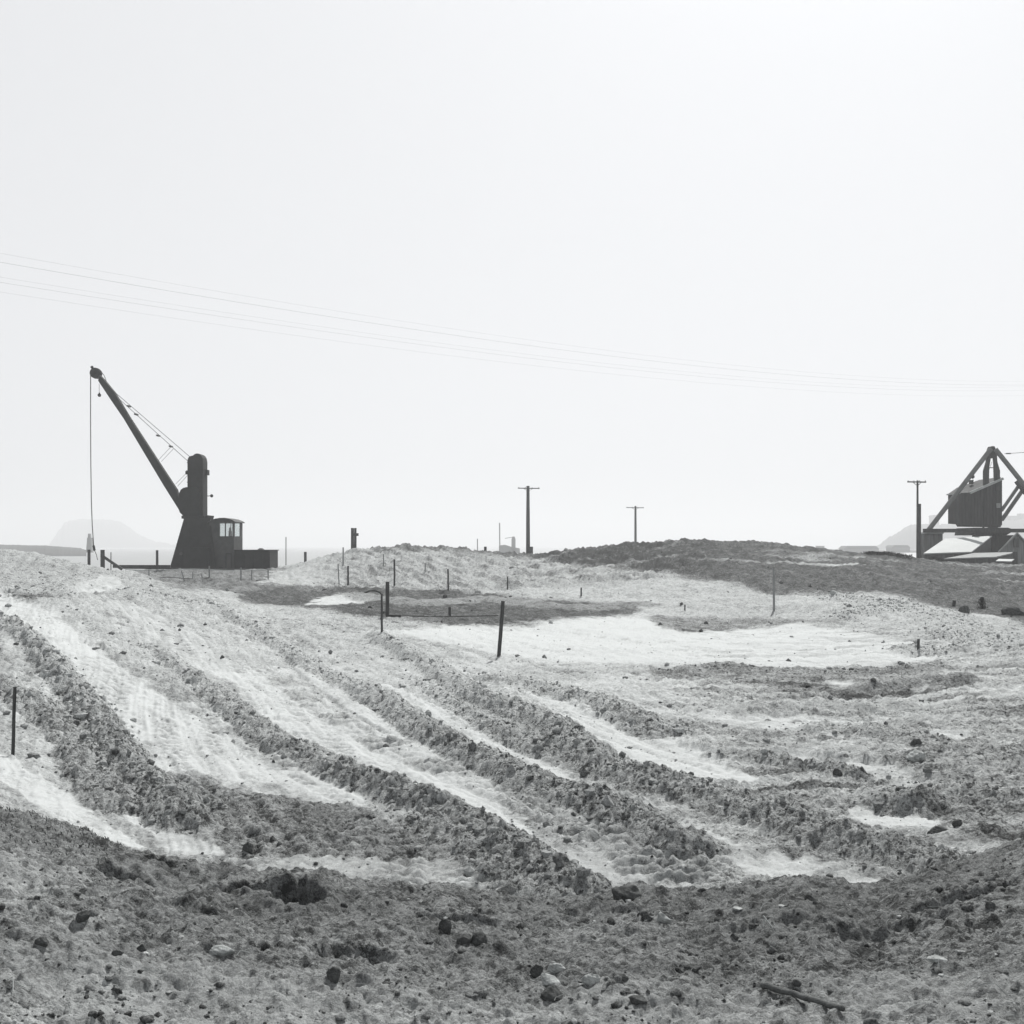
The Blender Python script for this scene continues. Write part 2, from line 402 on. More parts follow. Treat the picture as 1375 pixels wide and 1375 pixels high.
    for (pts, hw, amp, per) in TRACKS:
        wp = smooth_line([ground_at(x, y)+(1.0,) for x, y in pts], 4)
        D, S, W = seg_field(X, Y, wp, 1.5)
        w = sst(1.1, .75, D/hw+.2*n2)*flat*(.35+.65*sst(-.25, .25, n1+.3*n0))
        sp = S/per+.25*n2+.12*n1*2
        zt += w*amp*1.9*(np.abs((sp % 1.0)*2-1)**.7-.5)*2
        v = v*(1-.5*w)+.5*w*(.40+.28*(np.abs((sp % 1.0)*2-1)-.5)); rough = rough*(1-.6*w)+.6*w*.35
    # ---- near bank
    nb = 1-flat
    bank = .31+.06*n0+.06*n1+.05*n2
    bank = bank+.22*sst(6.9, 5.9, Y+.5*n1)+.22*sst(260, 60, px+90*n1)*sst(9.0, 8.0, Y)*sst(6.5, 7.2, Y)
    v = v*flat+bank*nb; rough = rough*flat+.5*nb
    # ---- relief
    fade = lambda wl: np.clip((wl/spacing-1.2)/1.6, 0, 1)
    z = zb+zr+zt+zs_
    big = gn(X*.11, Y*.11, 20)*.16+gn(X*.29, Y*.29, 21)*.10
    und = sst(13, 24, Y)
    z += big*und*sst(.9, .2, lanes)*sst(150, 60, Y)*1.0
    right = sst(850, 1050, px)*sst(13, 16, Y)*sst(60, 35, Y)
    z += right*(.09*gn(X*.5, Y*.9, 22)+.08*np.abs(gn(X*1.1, Y*2.0, 23))+.06*np.abs(gn(X*2.4, Y*4, 38))) * (1-.7*lanes)
    far = sst(60, 80, Y)
    z += far*(.26*gn(X*.16, Y*.16, 24)+.16*gn(X*.45, Y*.45, 25)+.13*gn(X*1.1, Y*1.1, 26)+.08*gn(X*2.6, Y*2.6, 37))*sst(140, 118, Y)
    # erosion runnels on the far bank
    e = gn((X+Y*.45)*.55, Y*.09, 27); e2 = gn((X+Y*.5)*1.5, Y*.22, 28)
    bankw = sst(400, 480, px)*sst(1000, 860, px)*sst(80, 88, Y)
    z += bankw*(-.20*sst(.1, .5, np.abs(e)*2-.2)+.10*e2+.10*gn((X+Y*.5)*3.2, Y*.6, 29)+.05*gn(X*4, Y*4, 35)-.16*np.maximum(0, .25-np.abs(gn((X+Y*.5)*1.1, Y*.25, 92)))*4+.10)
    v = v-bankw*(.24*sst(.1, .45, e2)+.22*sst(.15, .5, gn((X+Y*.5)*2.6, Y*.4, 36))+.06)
    fine = .030*gn(X*2.2, Y*2.2, 30)+.030*gn(X*5, Y*5, 31)*fade(.2)+.024*gn(X*11, Y*11, 32)*fade(.09)+.014*gn(X*23, Y*23, 33)*fade(.043)+.008*gn(X*47, Y*47, 34)*fade(.022)
    fine = fine-.030*np.maximum(0, .16-np.abs(gn(X*3.3+n2*.4, Y*3.3, 90)))*4*fade(.3)-.016*np.maximum(0, .16-np.abs(gn(X*8.5, Y*8.5, 91)))*4*fade(.12)
    z += fine*(.35+rough)*np.clip(Y/14, .75, 3)
    wx = X+.06*n2; wy = Y+.06*n3
    w1, r1 = worley(wx*2.6, wy*2.6, 40); w2, r2 = worley(wx*6.5, wy*6.5, 41); w3, r3 = worley(wx*15, wy*15, 42)
    lump = .07*np.maximum(0, .55-w1)*(r1 > .6)*r1+.065*np.maximum(0, .6-w2)*(r2 > .5)*fade(.15)+.06*np.maximum(0, .6-w3)*(r3 > .25)*fade(.066)
    lw = np.clip(rough-.25, 0, 1.2)*np.where(Y < 60, 1, 1.6)
    z += lump*(lw+.28*nb+.03)
    w4, r4 = worley(wx*1.1, wy*1.1, 43)
    z += .5*np.maximum(0, .5-w4)*(r4 > .7)*np.clip(rough-.5, 0, 1)*sst(45, 70, Y)
    v = v-.20*(w2 < .30)*(r2 > .72)*np.clip(rough, 0, 1)*fade(.15)-.10*(w1 < .3)*(r1 > .8)*np.clip(rough, 0, 1)
    # the broken hole and hollows of the near bank
    def pit(px_, py_, rx, ry, dep, ang=0):
        gx, gy = ground_at(px_, py_, True)
        dx = X-gx; dy = Y-gy; ca, sa = math.cos(ang), math.sin(ang)
        u = (dx*ca+dy*sa)/rx; w = (-dx*sa+dy*ca)/ry
        r = np.hypot(u, w)+.22*n2+.12*n3+.1*gn(X*19, Y*19, 67)
        return -dep*sst(1.0, .62, r)+dep*.08*np.exp(-((r-1.15)/.25)**2)
    for a in [(402,1206,.19,.34,.5), (345,1196,.30,.14,.20,.1), (300,1196,.16,.1,.12), (372,1200,.16,.2,.3), (60,1240,.5,.2,.05), (1180,1255,.5,.16,.07), (1050,1245,.4,.15,.05),
              (1300,1205,.6,.18,.09,.15), (1190,1262,.3,.12,.06), (470,1280,.3,.2,.06), (240,1225,.3,.12,.05), (820,1228,.4,.18,.05), (160,1175,.25,.12,.08), (215,1165,.2,.1,.08), (620,1235,.4,.15,.06)]:
        z += pit(*a)*sst(11.2, 10.2, Y)
    z += nb*(.05*gn(X*1.3, Y*1.6, 50)+.035*np.abs(gn(X*2.7, Y*3.1, 51)))*sst(5.0, 6.5, Y)
    grit = np.clip(rough*1.05+.22, .30, 1.1)*flat+nb*(.62+.3*n1)
    grit = np.clip(grit, .1, 1.2)
    return z, np.clip(v, .02, 1.0), grit

# ------------------------------------------------------------------ materials
def new_mat(name):
    m = bpy.data.materials.new(name); m.use_nodes = True
    nt = m.node_tree; nt.nodes.clear()
    out = nt.nodes.new('ShaderNodeOutputMaterial'); b = nt.nodes.new('ShaderNodeBsdfPrincipled')
    nt.links.new(b.outputs[0], out.inputs[0])
    return m, nt, b
TINT = (.955, 1.0, .992)
def grey(v): return (v*TINT[0], v*TINT[1], v*TINT[2], 1)
def simple(name, v, rough=.8, var=.35, scale=4, stretch=None, spec=.2, metal=0, bump=.15):
    m, nt, b = new_mat(name); N = nt.nodes; L = nt.links
    tc = N.new('ShaderNodeTexCoord'); mp = N.new('ShaderNodeMapping'); no = N.new('ShaderNodeTexNoise')
    L.new(tc.outputs['Object'], mp.inputs[0]); L.new(mp.outputs[0], no.inputs['Vector'])
    if stretch: mp.inputs['Scale'].default_value = stretch
    no.inputs['Scale'].default_value = scale; no.inputs['Detail'].default_value = 8; no.inputs['Roughness'].default_value = .65
    r = N.new('ShaderNodeMapRange'); r.inputs['From Min'].default_value = .3; r.inputs['From Max'].default_value = .7
    r.inputs['To Min'].default_value = v*(1-var); r.inputs['To Max'].default_value = v*(1+var)
    L.new(no.outputs['Fac'], r.inputs['Value'])
    c = N.new('ShaderNodeVectorMath'); c.operation = 'SCALE'; c.inputs[0].default_value = TINT
    L.new(r.outputs[0], c.inputs['Scale']); L.new(c.outputs[0], b.inputs['Base Color'])
    b.inputs['Roughness'].default_value = rough; b.inputs['Specular IOR Level'].default_value = spec; b.inputs['Metallic'].default_value = metal
    if bump:
        bp = N.new('ShaderNodeBump'); bp.inputs['Strength'].default_value = bump; bp.inputs['Distance'].default_value = .05
        L.new(no.outputs['Fac'], bp.inputs['Height']); L.new(bp.outputs[0], b.inputs['Normal'])
    return m
def soil_mat():
    m, nt, b = new_mat('soil'); N = nt.nodes; L = nt.links
    at = N.new('ShaderNodeAttribute'); at.attribute_name = 'tone'
    geo = N.new('ShaderNodeNewGeometry')
    def noise(sc, det=6, ro=.6):
        n = N.new('ShaderNodeTexNoise'); n.inputs['Scale'].default_value = sc; n.inputs['Detail'].default_value = det; n.inputs['Roughness'].default_value = ro
        L.new(geo.outputs['Position'], n.inputs['Vector']); return n
    def math_(op, a, b_=None, c=None):
        n = N.new('ShaderNodeMath'); n.operation = op
        for i, q in enumerate((a, b_, c)):
            if q is None: continue
            if isinstance(q, (int, float)): n.inputs[i].default_value = q
            else: L.new(q, n.inputs[i])
        return n.outputs[0]
    gr = N.new('ShaderNodeAttribute'); gr.attribute_name = 'grit'
    def voro(sc):
        n = N.new('ShaderNodeTexVoronoi'); n.inputs['Scale'].default_value = sc; n.inputs['Randomness'].default_value = 1
        L.new(warp.outputs[0], n.inputs['Vector']); sp = N.new('ShaderNodeSeparateColor'); L.new(n.outputs['Color'], sp.inputs[0])
        return n.outputs['Distance'], sp.outputs[0]
    a = noise(1.6, 7, .62); f = noise(18, 4, .7); g = noise(95, 4, .75)
    warp = N.new('ShaderNodeVectorMath'); warp.operation = 'MULTIPLY_ADD'
    L.new(f.outputs['Color'], warp.inputs[0]); warp.inputs[1].default_value = (.06, .06, .06); L.new(geo.outputs['Position'], warp.inputs[2])
    d1, c1 = voro(9); d2, c2 = voro(24); d3, c3 = voro(62); d0, c0 = voro(3.2)
    ga = math_('ADD', math_('MULTIPLY', math_('SUBTRACT', c1, .5), .16), math_('MULTIPLY', math_('SUBTRACT', c2, .5), .26))
    ga = math_('ADD', ga, math_('MULTIPLY', math_('SUBTRACT', c3, .5), .26))
    # darker damp crumbs: a few cells only
    for cc_, th_, am_ in ((c1, .90, .28), (c2, .86, .40), (c3, .85, .32), (c0, .94, .10)):
        ga = math_('SUBTRACT', ga, math_('MULTIPLY', math_('GREATER_THAN', cc_, th_), am_))
    ga = math_('MULTIPLY', ga, gr.outputs['Fac'])
    t = math_('ADD', at.outputs['Fac'], math_('MULTIPLY', math_('SUBTRACT', a.outputs['Fac'], .5), .28))
    t = math_('ADD', t, ga)
    t = math_('ADD', t, math_('MULTIPLY', math_('SUBTRACT', f.outputs['Fac'], .5), .22))
    t = math_('ADD', t, math_('MULTIPLY', math_('SUBTRACT', g.outputs['Fac'], .5), .8))
    t = math_('MAXIMUM', t, .02)
    t = math_('MINIMUM', t, .90)
    t = math_('POWER', t, 1.15)
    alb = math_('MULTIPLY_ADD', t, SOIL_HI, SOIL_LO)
    c = N.new('ShaderNodeVectorMath'); c.operation = 'SCALE'; c.inputs[0].default_value = (.965, 1.0, .998)
    L.new(alb, c.inputs['Scale']); L.new(c.outputs[0], b.inputs['Base Color'])
    b.inputs['Roughness'].default_value = 1; b.inputs['Specular IOR Level'].default_value = .05
    bp = N.new('ShaderNodeBump'); bp.inputs['Strength'].default_value = .9; bp.inputs['Distance'].default_value = .04
    h = math_('ADD', math_('MULTIPLY', f.outputs['Fac'], .25), math_('MULTIPLY', g.outputs['Fac'], .4))
    hv = math_('ADD', math_('MULTIPLY', math_('MINIMUM', d1, .6), 1.1), math_('ADD', math_('MULTIPLY', math_('MINIMUM', d2, .6), .55), math_('MULTIPLY', math_('MINIMUM', d3, .6), .3)))
    h = math_('SUBTRACT', h, math_('MULTIPLY', hv, math_('MULTIPLY', gr.outputs['Fac'], .9)))
    L.new(h, bp.inputs['Height']); L.new(bp.outputs[0], b.inputs['Normal'])
    return m
SOIL_LO, SOIL_HI = .045, .60
M = dict(
 soil=soil_mat(),
 crane=simple('crane_steel', .022, .75, .35, 1.5, spec=.1),
 crane2=simple('cab_sheet', .06, .7, .3, 2, spec=.1),
 cable=simple('steel_cable', .06, .6, .1, 5, bump=0),
 pole=simple('weathered_pole', .07, .9, .4, 3, (6, 6, .6)),
 pole_far=simple('greyed_pole', .09, .9, .3, 3, (6, 6, .6)),
 stake=simple('stake_wood', .05, .9, .4, 6, (4, 4, .8)),
 stake_l=simple('pale_stake', .22, .9, .3, 6, (4, 4, .8)),
 timber=simple('old_timber', .05, .9, .4, 2, (3, 3, .7)),
 leg=simple('derrick_timber', .14, .8, .3, 1.2, spec=.15),
 cabin=simple('derrick_cabin', .045, .85, .5, 1.4, (2.5, 2.5, .35)),
 cabroof=simple('cabin_roof', .055, .9, .5, 1.5),
 trim=simple('roof_trim', .4, .8, .2, 1.5),
 pier=simple('pier_planks', .13, .95, .5, 1.2, (5, 5, .35)),
 roof=simple('white_roof', .44, .7, .06, .6, bump=.05),
 roof2=simple('grey_roof', .27, .8, .2, 2),
 wall=simple('shed_wall', .09, .9, .5, 1.5, (5, 5, .4)),
 wall2=simple('shed_boards', .20, .9, .45, 1.5, (5, 5, .4)),
 rock=simple('dark_rock', .085, .95, .6, 16, bump=.9),
 rock_l=simple('pale_rock', .40, .95, .5, 16, bump=.9),
 log=simple('bark', .10, .95, .5, 14, (1, 1, 1), bump=.6),
 far=simple('far_land', .07, 1, .4, .01),
 farb=simple('far_building', .14, 1, .2, .05),
 bush=simple('scrub', .035, 1, .5, 4),
 grass=simple('dry_grass', .09, 1, .5, 3, bump=0),
 twig=simple('dry_twig', .32, 1, .3, 3, bump=0),
)
def glass_mat():
    m, nt, b = new_mat('pane_glass'); N = nt.nodes; L = nt.links
    tr = N.new('ShaderNodeBsdfTransparent'); tr.inputs[0].default_value = (.9, .92, .92, 1)
    gl = N.new('ShaderNodeBsdfGlossy'); gl.inputs['Roughness'].default_value = .05
    mx = N.new('ShaderNodeMixShader'); mx.inputs[0].default_value = .08
    L.new(tr.outputs[0], mx.inputs[1]); L.new(gl.outputs[0], mx.inputs[2])
    L.new(mx.outputs[0], [n for n in N if n.type == 'OUTPUT_MATERIAL'][0].inputs[0]); return m
M['glass'] = glass_mat()
def water_mat():
    m, nt, b = new_mat('sea_water'); N = nt.nodes; L = nt.links
    b.inputs['Base Color'].default_value = grey(.25); b.inputs['Roughness'].default_value = .35; b.inputs['IOR'].default_value = 1.33
    geo = N.new('ShaderNodeNewGeometry'); n = N.new('ShaderNodeTexNoise'); n.inputs['Scale'].default_value = .5; n.inputs['Detail'].default_value = 4
    L.new(geo.outputs['Position'], n.inputs['Vector'])
    bp = N.new('ShaderNodeBump'); bp.inputs['Strength'].default_value = .15; bp.inputs['Distance'].default_value = .1
    L.new(n.outputs['Fac'], bp.inputs['Height']); L.new(bp.outputs[0], b.inputs['Normal']); return m
M['water'] = water_mat()

# ------------------------------------------------------------------ ground sheet
YO = 2.0     # the fan starts this far behind the camera
us = []
u = -.46
du = .00088
core = np.arange(-.44, .4401, du)
side = [.4401]
while side[-1] < 2.6: side.append(side[-1]+max(du, (side[-1]-.44)*.06+.0012))
side = np.array(side)
U = np.concatenate([-side[::-1], core[1:-1], side])
rows = [1.2]
while rows[-1] < 620:
    y = rows[-1]
    r = .010 if y < 4.5 else (.0024 if y < 13 else (.0036 if y < 30 else (.0055 if y < 125 else .03)))
    rows.append(y*(1+r))
rows = np.array(rows)
UU, YY = np.meshgrid(U, rows)
XX = UU*(YY+YO)
SP = np.maximum(np.abs(np.gradient(XX, axis=1)), np.gradient(YY, axis=0)*.6)
ZZ, VV, GG = terrain(XX.ravel(), YY.ravel(), SP.ravel())
ny, nx = XX.shape
print('terrain verts', nx*ny)
co = np.stack([XX.ravel(), YY.ravel(), ZZ], 1).astype(np.float32)
me = bpy.data.meshes.new('ground')
me.vertices.add(nx*ny); me.vertices.foreach_set('co', co.ravel())
idx = np.arange(nx*ny).reshape(ny, nx)
q = np.stack([idx[:-1, :-1], idx[:-1, 1:], idx[1:, 1:], idx[1:, :-1]], -1).reshape(-1, 4)
me.loops.add(q.size); me.polygons.add(len(q))
me.loops.foreach_set('vertex_index', q.ravel().astype(np.int32))
me.polygons.foreach_set('loop_start', np.arange(0, q.size, 4, dtype=np.int32))
me.polygons.foreach_set('loop_total', np.full(len(q), 4, np.int32))
me.polygons.foreach_set('use_smooth', np.ones(len(q), bool))
me.update(); me.validate()
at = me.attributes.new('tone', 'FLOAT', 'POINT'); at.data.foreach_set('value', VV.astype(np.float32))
at = me.attributes.new('grit', 'FLOAT', 'POINT'); at.data.foreach_set('value', GG.astype(np.float32))
me.materials.append(M['soil'])
ground = bpy.data.objects.new('ground', me); col.objects.link(ground); tag(ground, kind='structure')

Zg = ZZ.reshape(ny, nx)
def height(x, y):
    """final ground height, vectorised bilinear look-up"""
    x = np.asarray(x, float); y = np.asarray(y, float)
    fj = np.interp(y, rows, np.arange(ny)); fi = np.interp(x/(y+YO), U, np.arange(nx))
    j = np.clip(fj.astype(int), 0, ny-2); i = np.clip(fi.astype(int), 0, nx-2); b = fj-j; a = fi-i
    return (Zg[j, i]*(1-a)+Zg[j, i+1]*a)*(1-b)+(Zg[j+1, i]*(1-a)+Zg[j+1, i+1]*a)*b
def gpt(px, py, near=False, ymin=None):
    x, y = ground_at(px, py, near, zf=height, ymin=ymin); return Vector((x, y, float(height(x, y))))

# sea
mb = MB()
n = 48; ring = [(6000*math.cos(2*math.pi*k/n), 6000*math.sin(2*math.pi*k/n), -1.2) for k in range(n)]
mb.add(ring, [tuple(range(n))]); sea = mb.build('sea', M['water']); tag(sea, kind='structure')

# ------------------------------------------------------------------ loose clods, pebbles, twigs (uncountable)
ICO = {}
for s_ in (1, 2):
    bm = bmesh.new(); bmesh.ops.create_icosphere(bm, subdivisions=s_, radius=1)
    ICO[s_] = (np.array([v.co[:] for v in bm.verts]), np.array([[v.index for v in f.verts] for f in bm.faces])); bm.free()
def scatter(name, xs, ys, rs, tones, sub, seed, squash=(.5, .9), label=None, sink=.25):
    rg = np.random.default_rng(seed); bv, bf = ICO[sub]; n = len(xs)
    zs = height(xs, ys)
    V = np.repeat(bv[None], n, 0)
    fr = rg.uniform(1.2, 2.2, (n, 1)); ph = rg.uniform(0, 6, (n, 3))
    nz = np.sin(V[:, :, 0]*2.3*fr+ph[:, :1])*.16+np.sin(V[:, :, 1]*2.9*fr+ph[:, 1:2])*.16+np.sin(V[:, :, 2]*3.3*fr+ph[:, 2:3])*.14+rg.uniform(-.13, .13, V.shape[:2])
    V = V*(1+nz)[:, :, None]
    S = np.stack([rg.uniform(.75, 1.35, n), rg.uniform(.7, 1.2, n), rg.uniform(*squash, n)], 1)*rs[:, None]
    V = V*S[:, None, :]
    a = rg.uniform(0, 6.28, n); ca, sa = np.cos(a)[:, None], np.sin(a)[:, None]
    x = V[:, :, 0]*ca-V[:, :, 1]*sa; y = V[:, :, 0]*sa+V[:, :, 1]*ca
    x += xs[:, None]; y += ys[:, None]; z = V[:, :, 2]+(zs+S[:, 2]*(1-2*sink)*.6)[:, None]
    co = np.stack([x, y, z], -1).reshape(-1, 3).astype(np.float32)
    f = (bf[None]+(np.arange(n)*len(bv))[:, None, None]).reshape(-1, 3)
    me = bpy.data.meshes.new(name); me.vertices.add(len(co)); me.vertices.foreach_set('co', co.ravel())
    me.loops.add(f.size); me.polygons.add(len(f)); me.loops.foreach_set('vertex_index', f.ravel().astype(np.int32))
    me.polygons.foreach_set('loop_start', np.arange(0, f.size, 3, dtype=np.int32)); me.polygons.foreach_set('loop_total', np.full(len(f), 3, np.int32))
    me.polygons.foreach_set('use_smooth', np.full(len(f), sub == 2)); me.update(); me.validate()
    at = me.attributes.new('tone', 'FLOAT', 'POINT'); at.data.foreach_set('value', np.repeat(tones, len(bv)).astype(np.float32))
    at = me.attributes.new('grit', 'FLOAT', 'POINT'); at.data.foreach_set('value', np.full(len(co), .5, np.float32))
    me.materials.append(M['soil']); o = bpy.data.objects.new(name, me); col.objects.link(o)
    tag(o, label, None, None, 'stuff'); return o
rg = np.random.default_rng(5)
def rand_px(n, x0, x1, y0, y1):
    return rg.uniform(x0, x1, n), rg.uniform(y0, y1, n)
# near bank
n = 7000
yy = np.exp(rg.uniform(math.log(4.6), math.log(10.6), n)); xx = rg.uniform(-.5, .5, n)*yy
cl = gn(xx*1.1, yy*1.1, 70)+.5*gn(xx*3, yy*3, 71)
k = cl > rg.uniform(-.7, .5, n); xx, yy = xx[k], yy[k]
rs = .003+.005*rg.pareto(2.3, len(xx)); rs = np.minimum(rs, .032)
scatter('loose_clods', xx, yy, rs, rg.uniform(.10, .40, len(xx)), 2, 1, label='loose dark clods of earth strewn over the dark near bank')
n = 900
yy = np.exp(rg.uniform(math.log(4.6), math.log(10.2), n)); xx = rg.uniform(-.5, .5, n)*yy
rs = np.minimum(.004+.004*rg.pareto(2.2, n), .022)
scatter('pale_pebbles', xx, yy, rs, rg.uniform(.6, 1.0, n), 1, 2, label='pale pebbles and shell chips on the dark near bank')
# clods along the windrows
X_, Y_, R_, T_ = [], [], [], []
for pts, hw, h, ro in RIDGES:
    wp = smooth_line([ground_at(x, y) for x, y in pts], 4)
    if ro < .8: continue
    L = sum(math.hypot(b[0]-a[0], b[1]-a[1]) for a, b in zip(wp[:-1], wp[1:]))
    m = int(min(L*30, 1000)*ro)
    for _ in range(m):
        i = random.randrange(len(wp)-1); t = random.random()
        x = wp[i][0]+(wp[i+1][0]-wp[i][0])*t+random.gauss(0, hw*.55); y = wp[i][1]+(wp[i+1][1]-wp[i][1])*t+random.gauss(0, hw*.5)
        if y < 10.8: continue
        X_.append(x); Y_.append(y); R_.append(min(.004+.011*(random.paretovariate(2.2)-1)+.0005*y, .085)); T_.append(random.uniform(.25, .65) if y < 22 else random.uniform(.4, .85))
scatter('windrow_clods', np.array(X_), np.array(Y_), np.array(R_), np.array(T_), 1, 3, squash=(.6, 1.0), label='crumbly clods heaped along the soil windrows')
# open ground
n = 20000
yy = np.exp(rg.uniform(math.log(11.5), math.log(112), n)); xx = rg.uniform(-.46, .46, n)*yy
z_, v_, _g = terrain(xx, yy, np.full(n, .1))
keep = (v_ < rg.uniform(.5, 1.15, n)) & ((gn(xx*.6, yy*.6, 73)+.6*gn(xx*2.5, yy*2.5, 74)) > rg.uniform(-.6, .6, n))
xx, yy, v_ = xx[keep], yy[keep], v_[keep]
rs = np.minimum((.005+.006*rg.pareto(2.2, len(xx)))*np.clip(yy/16, .8, 2.6), .015+.0022*yy)
scatter('scattered_clods', xx, yy, rs, np.clip(v_*rg.uniform(.2, .8, len(xx)), .05, .6), 1, 4, squash=(.5, .9), label='small dark clods scattered over the graded flat and banks')
# pale spilled crumbs on the lanes
# dry twigs
mb = MB()
for _ in range(150):
    y = math.exp(random.uniform(math.log(5.2), math.log(9.6))); x = random.uniform(-.45, .45)*y
    L = random.uniform(.03, .15); a = random.uniform(0, 6.28); z = float(height(x, y)); pts = []
    for k in range(4):
        t = k/3; pts.append((x+math.cos(a+t*.6)*L*t, y+math.sin(a+t*.6)*L*t, float(height(x+math.cos(a+t*.6)*L*t, y+math.sin(a+t*.6)*L*t))+.008+.03*t*(1-t)+random.uniform(0, .01)))
    mb.tube(pts, random.uniform(.001, .0026), 5)
tw = mb.build('dry_twigs', M['twig']); tag(tw, 'pale dry twigs and roots lying on the dark near bank', kind='stuff')
# sparse dark weeds at the left edge
mb = MB()
for _ in range(1500):
    px = random.uniform(-60, 150)
    y = random.uniform(8.4, 10.2) if random.random() < .5 else random.uniform(9.4, 11.0)
    x = (px-HX)/F*y+random.gauss(0, .05)
    z = float(height(x, y)); h = random.uniform(.01, .03)*(1.6 if px < 25 and y > 9.6 else 1)
    a = random.uniform(0, 6.28); dx, dy = math.cos(a)*h*.7, math.sin(a)*h*.7; w = .002
    mb.add([(x-w, y, z-.01), (x+w, y, z-.01), (x+dx*.4+w, y+dy*.4, z+h*.7), (x+dx, y+dy, z+h)], [(0, 1, 2, 3)])
wd = mb.build('low_weeds', M['grass']); tag(wd, 'sparse low weeds on the dark bank at the left edge', kind='stuff')

# ------------------------------------------------------------------ rocks
def rock(px, py, w, h, dark, label, seed, near=True, name='rock', wedge=0):
    p = gpt(px, py, near); sc = p.y/F
    rr = random.Random(seed)
    bm = bmesh.new(); bmesh.ops.create_icosphere(bm, subdivisions=4, radius=1)
    ph = [rr.uniform(0, 6) for _ in range(9)]
    cuts = [(Vector((rr.uniform(-1, 1), rr.uniform(-1, 1), rr.uniform(-.6, 1))).normalized(), rr.uniform(.55, .85)) for _ in range(9)]
    for v in bm.verts:
        c = v.co.copy(); d = 1+.10*math.sin(c.x*2.6+ph[0])+.10*math.sin(c.y*3.1+ph[1])+.08*math.sin(c.z*3.7+ph[2])
        c = c*d
        for nrm, dist in cuts:
            k = c.dot(nrm)-dist
            if k > 0: c -= nrm*k*.85
        c *= 1+.05*math.sin(c.x*9+ph[3])*math.sin(c.y*8+ph[4])+.035*math.sin(c.z*15+ph[5]+c.x*9)+.025*math.sin(c.y*27+ph[6])*math.sin(c.x*23+ph[7])
        v.co = c
    ang = rr.uniform(-.5, .5)
    bm.transform(Matrix.Diagonal((w*sc*.58, w*sc*.45, h*sc*.62, 1)))
    if wedge: bm.transform(Matrix.Rotation(wedge, 4, 'Y'))
    bm.transform(Matrix.Rotation(ang, 4, 'Z'))
    me = bpy.data.meshes.new(name); bm.to_mesh(me); bm.free()
    for f in me.polygons: f.use_smooth = True
    me.materials.append(M['rock'] if dark else M['rock_l'])
    o = bpy.data.objects.new(name, me); col.objects.link(o)
    o.location = (p.x, p.y+w*sc*.3, float(height(p.x, p.y+w*sc*.3))+h*sc*.18)
    tag(o, label, 'rock', 'rocks lying on the dug earth'); return o
ROCKS = [
 (740,1344,30,22,1,'largest round dark stone, lowest of the stack near the bottom edge'),
 (738,1325,27,14,0,'pale flat stone just above the largest round dark stone'),
 (721,1312,19,18,1,'round dark stone at the upper left of the bottom stack'),
 (748,1309,22,13,0,'pale angular stone at the upper right of the bottom stack'),
 (793,1323,24,14,0,'pale low stone right of the bottom stack'),
 (833,1318,20,13,1,'small dark stone right of the pale low stone near the bottom edge'),
 (858,1350,26,10,1,'flat dark stone half buried at the bottom edge left of the log'),
 (596,1252,18,18,1,'left upper stone of the dark trio on the middle of the bank'),
 (622,1266,20,16,1,'middle stone of the dark trio on the middle of the bank'),
 (643,1268,20,17,1,'right stone of the dark trio on the middle of the bank'),
 (447,1318,20,20,1,'dark round stone on the lower left part of the bank'),
 (295,1284,30,14,0,'long white stone on the lower left part of the bank'),
 (189,1278,15,13,1,'dark stone left of the long white stone'),
 (155,1284,15,11,1,'dark flat stone second left of the long white stone'),
 (109,1243,18,14,1,'dark stone above and left of the pair by the white stone'),
 (55,1272,15,14,1,'small dark stone near the lower left corner'),
 (840,1207,40,26,1,'large dark wedge of earth sitting on the bank crest beside the graded lane'),
 (891,1240,20,14,0,'pale stone on the bank right of the dark wedge'),
 (869,1236,12,12,1,'dark stone beside the pale stone right of the wedge'),
 (331,1144,15,17,1,'dark upright clod standing on the tracked ground'),
 (1231,1024,28,17,0,'block shaped pale boulder on the churned ground at right'),
 (1232,1000,14,11,1,'dark clod behind the block shaped pale boulder'),
 (1126,1042,12,12,1,'dark clod on top of the thin windrow at right'),
 (1090,1210,16,12,1,'dark stone on the small mound at the crest of the bank'),
 (1286,1110,14,12,1,'dark stone at the right side beside the flat slab'),
 (1265,1117,32,12,1,'flat dark slab on the churned ground at right'),
 (1331,1220,14,11,1,'dark stone near the right edge of the bank'),
 (986,1262,12,10,1,'small dark stone in the middle of the right bank'),
 (931,1305,22,9,1,'flat dark stone on the lower bank above the log'),
 (1071,1327,11,11,1,'small dark stone above the fallen log'),
 (1262,1290,24,9,0,'grey flat stone right of the fallen log on the bank'),
 (990,1224,14,6,0,'thin pale chip of stone on the upper right bank'),
 (678,884,1,1,1,''),
 (1296,823,14,12,1,'dark lump of earth at the foot of the dark hill'),
 (1365,826,26,14,1,'broad dark heap of earth at the right edge below the dark hill'),
 (1120,797,10,6,0,'small white stone on the foot of the dark hill'),
]
for i, (a, b, w, h, d, lb) in enumerate(ROCKS):
    if not lb: continue
    rock(a, b, w, h, d, lb, 100+i, near=b > 1170, name='clod' if 'clod' in lb or 'earth' in lb else 'rock')
# log
p = gpt(1024, 1331, True); q = gpt(1132, 1362, True); mb = MB(); pts = []
for k in range(13):
    t = k/12; c = p.lerp(q, t); z = float(height(c.x, c.y)); pts.append(Vector((c.x, c.y, 0)) + Vector((0, .006*math.sin(t*4), z+.014)))
zlin = [pts[0].z+(pts[-1].z-pts[0].z)*k/12 for k in range(13)]
for k in range(13): pts[k].z = zlin[k]+.012+.003*math.sin(k*1.7)
mb.tube(pts, .017, 12, .013, jit=.12)
lg = mb.build('log', M['log'], smooth=True); tag(lg, 'thin weathered log lying on the bank at the bottom right', 'log')
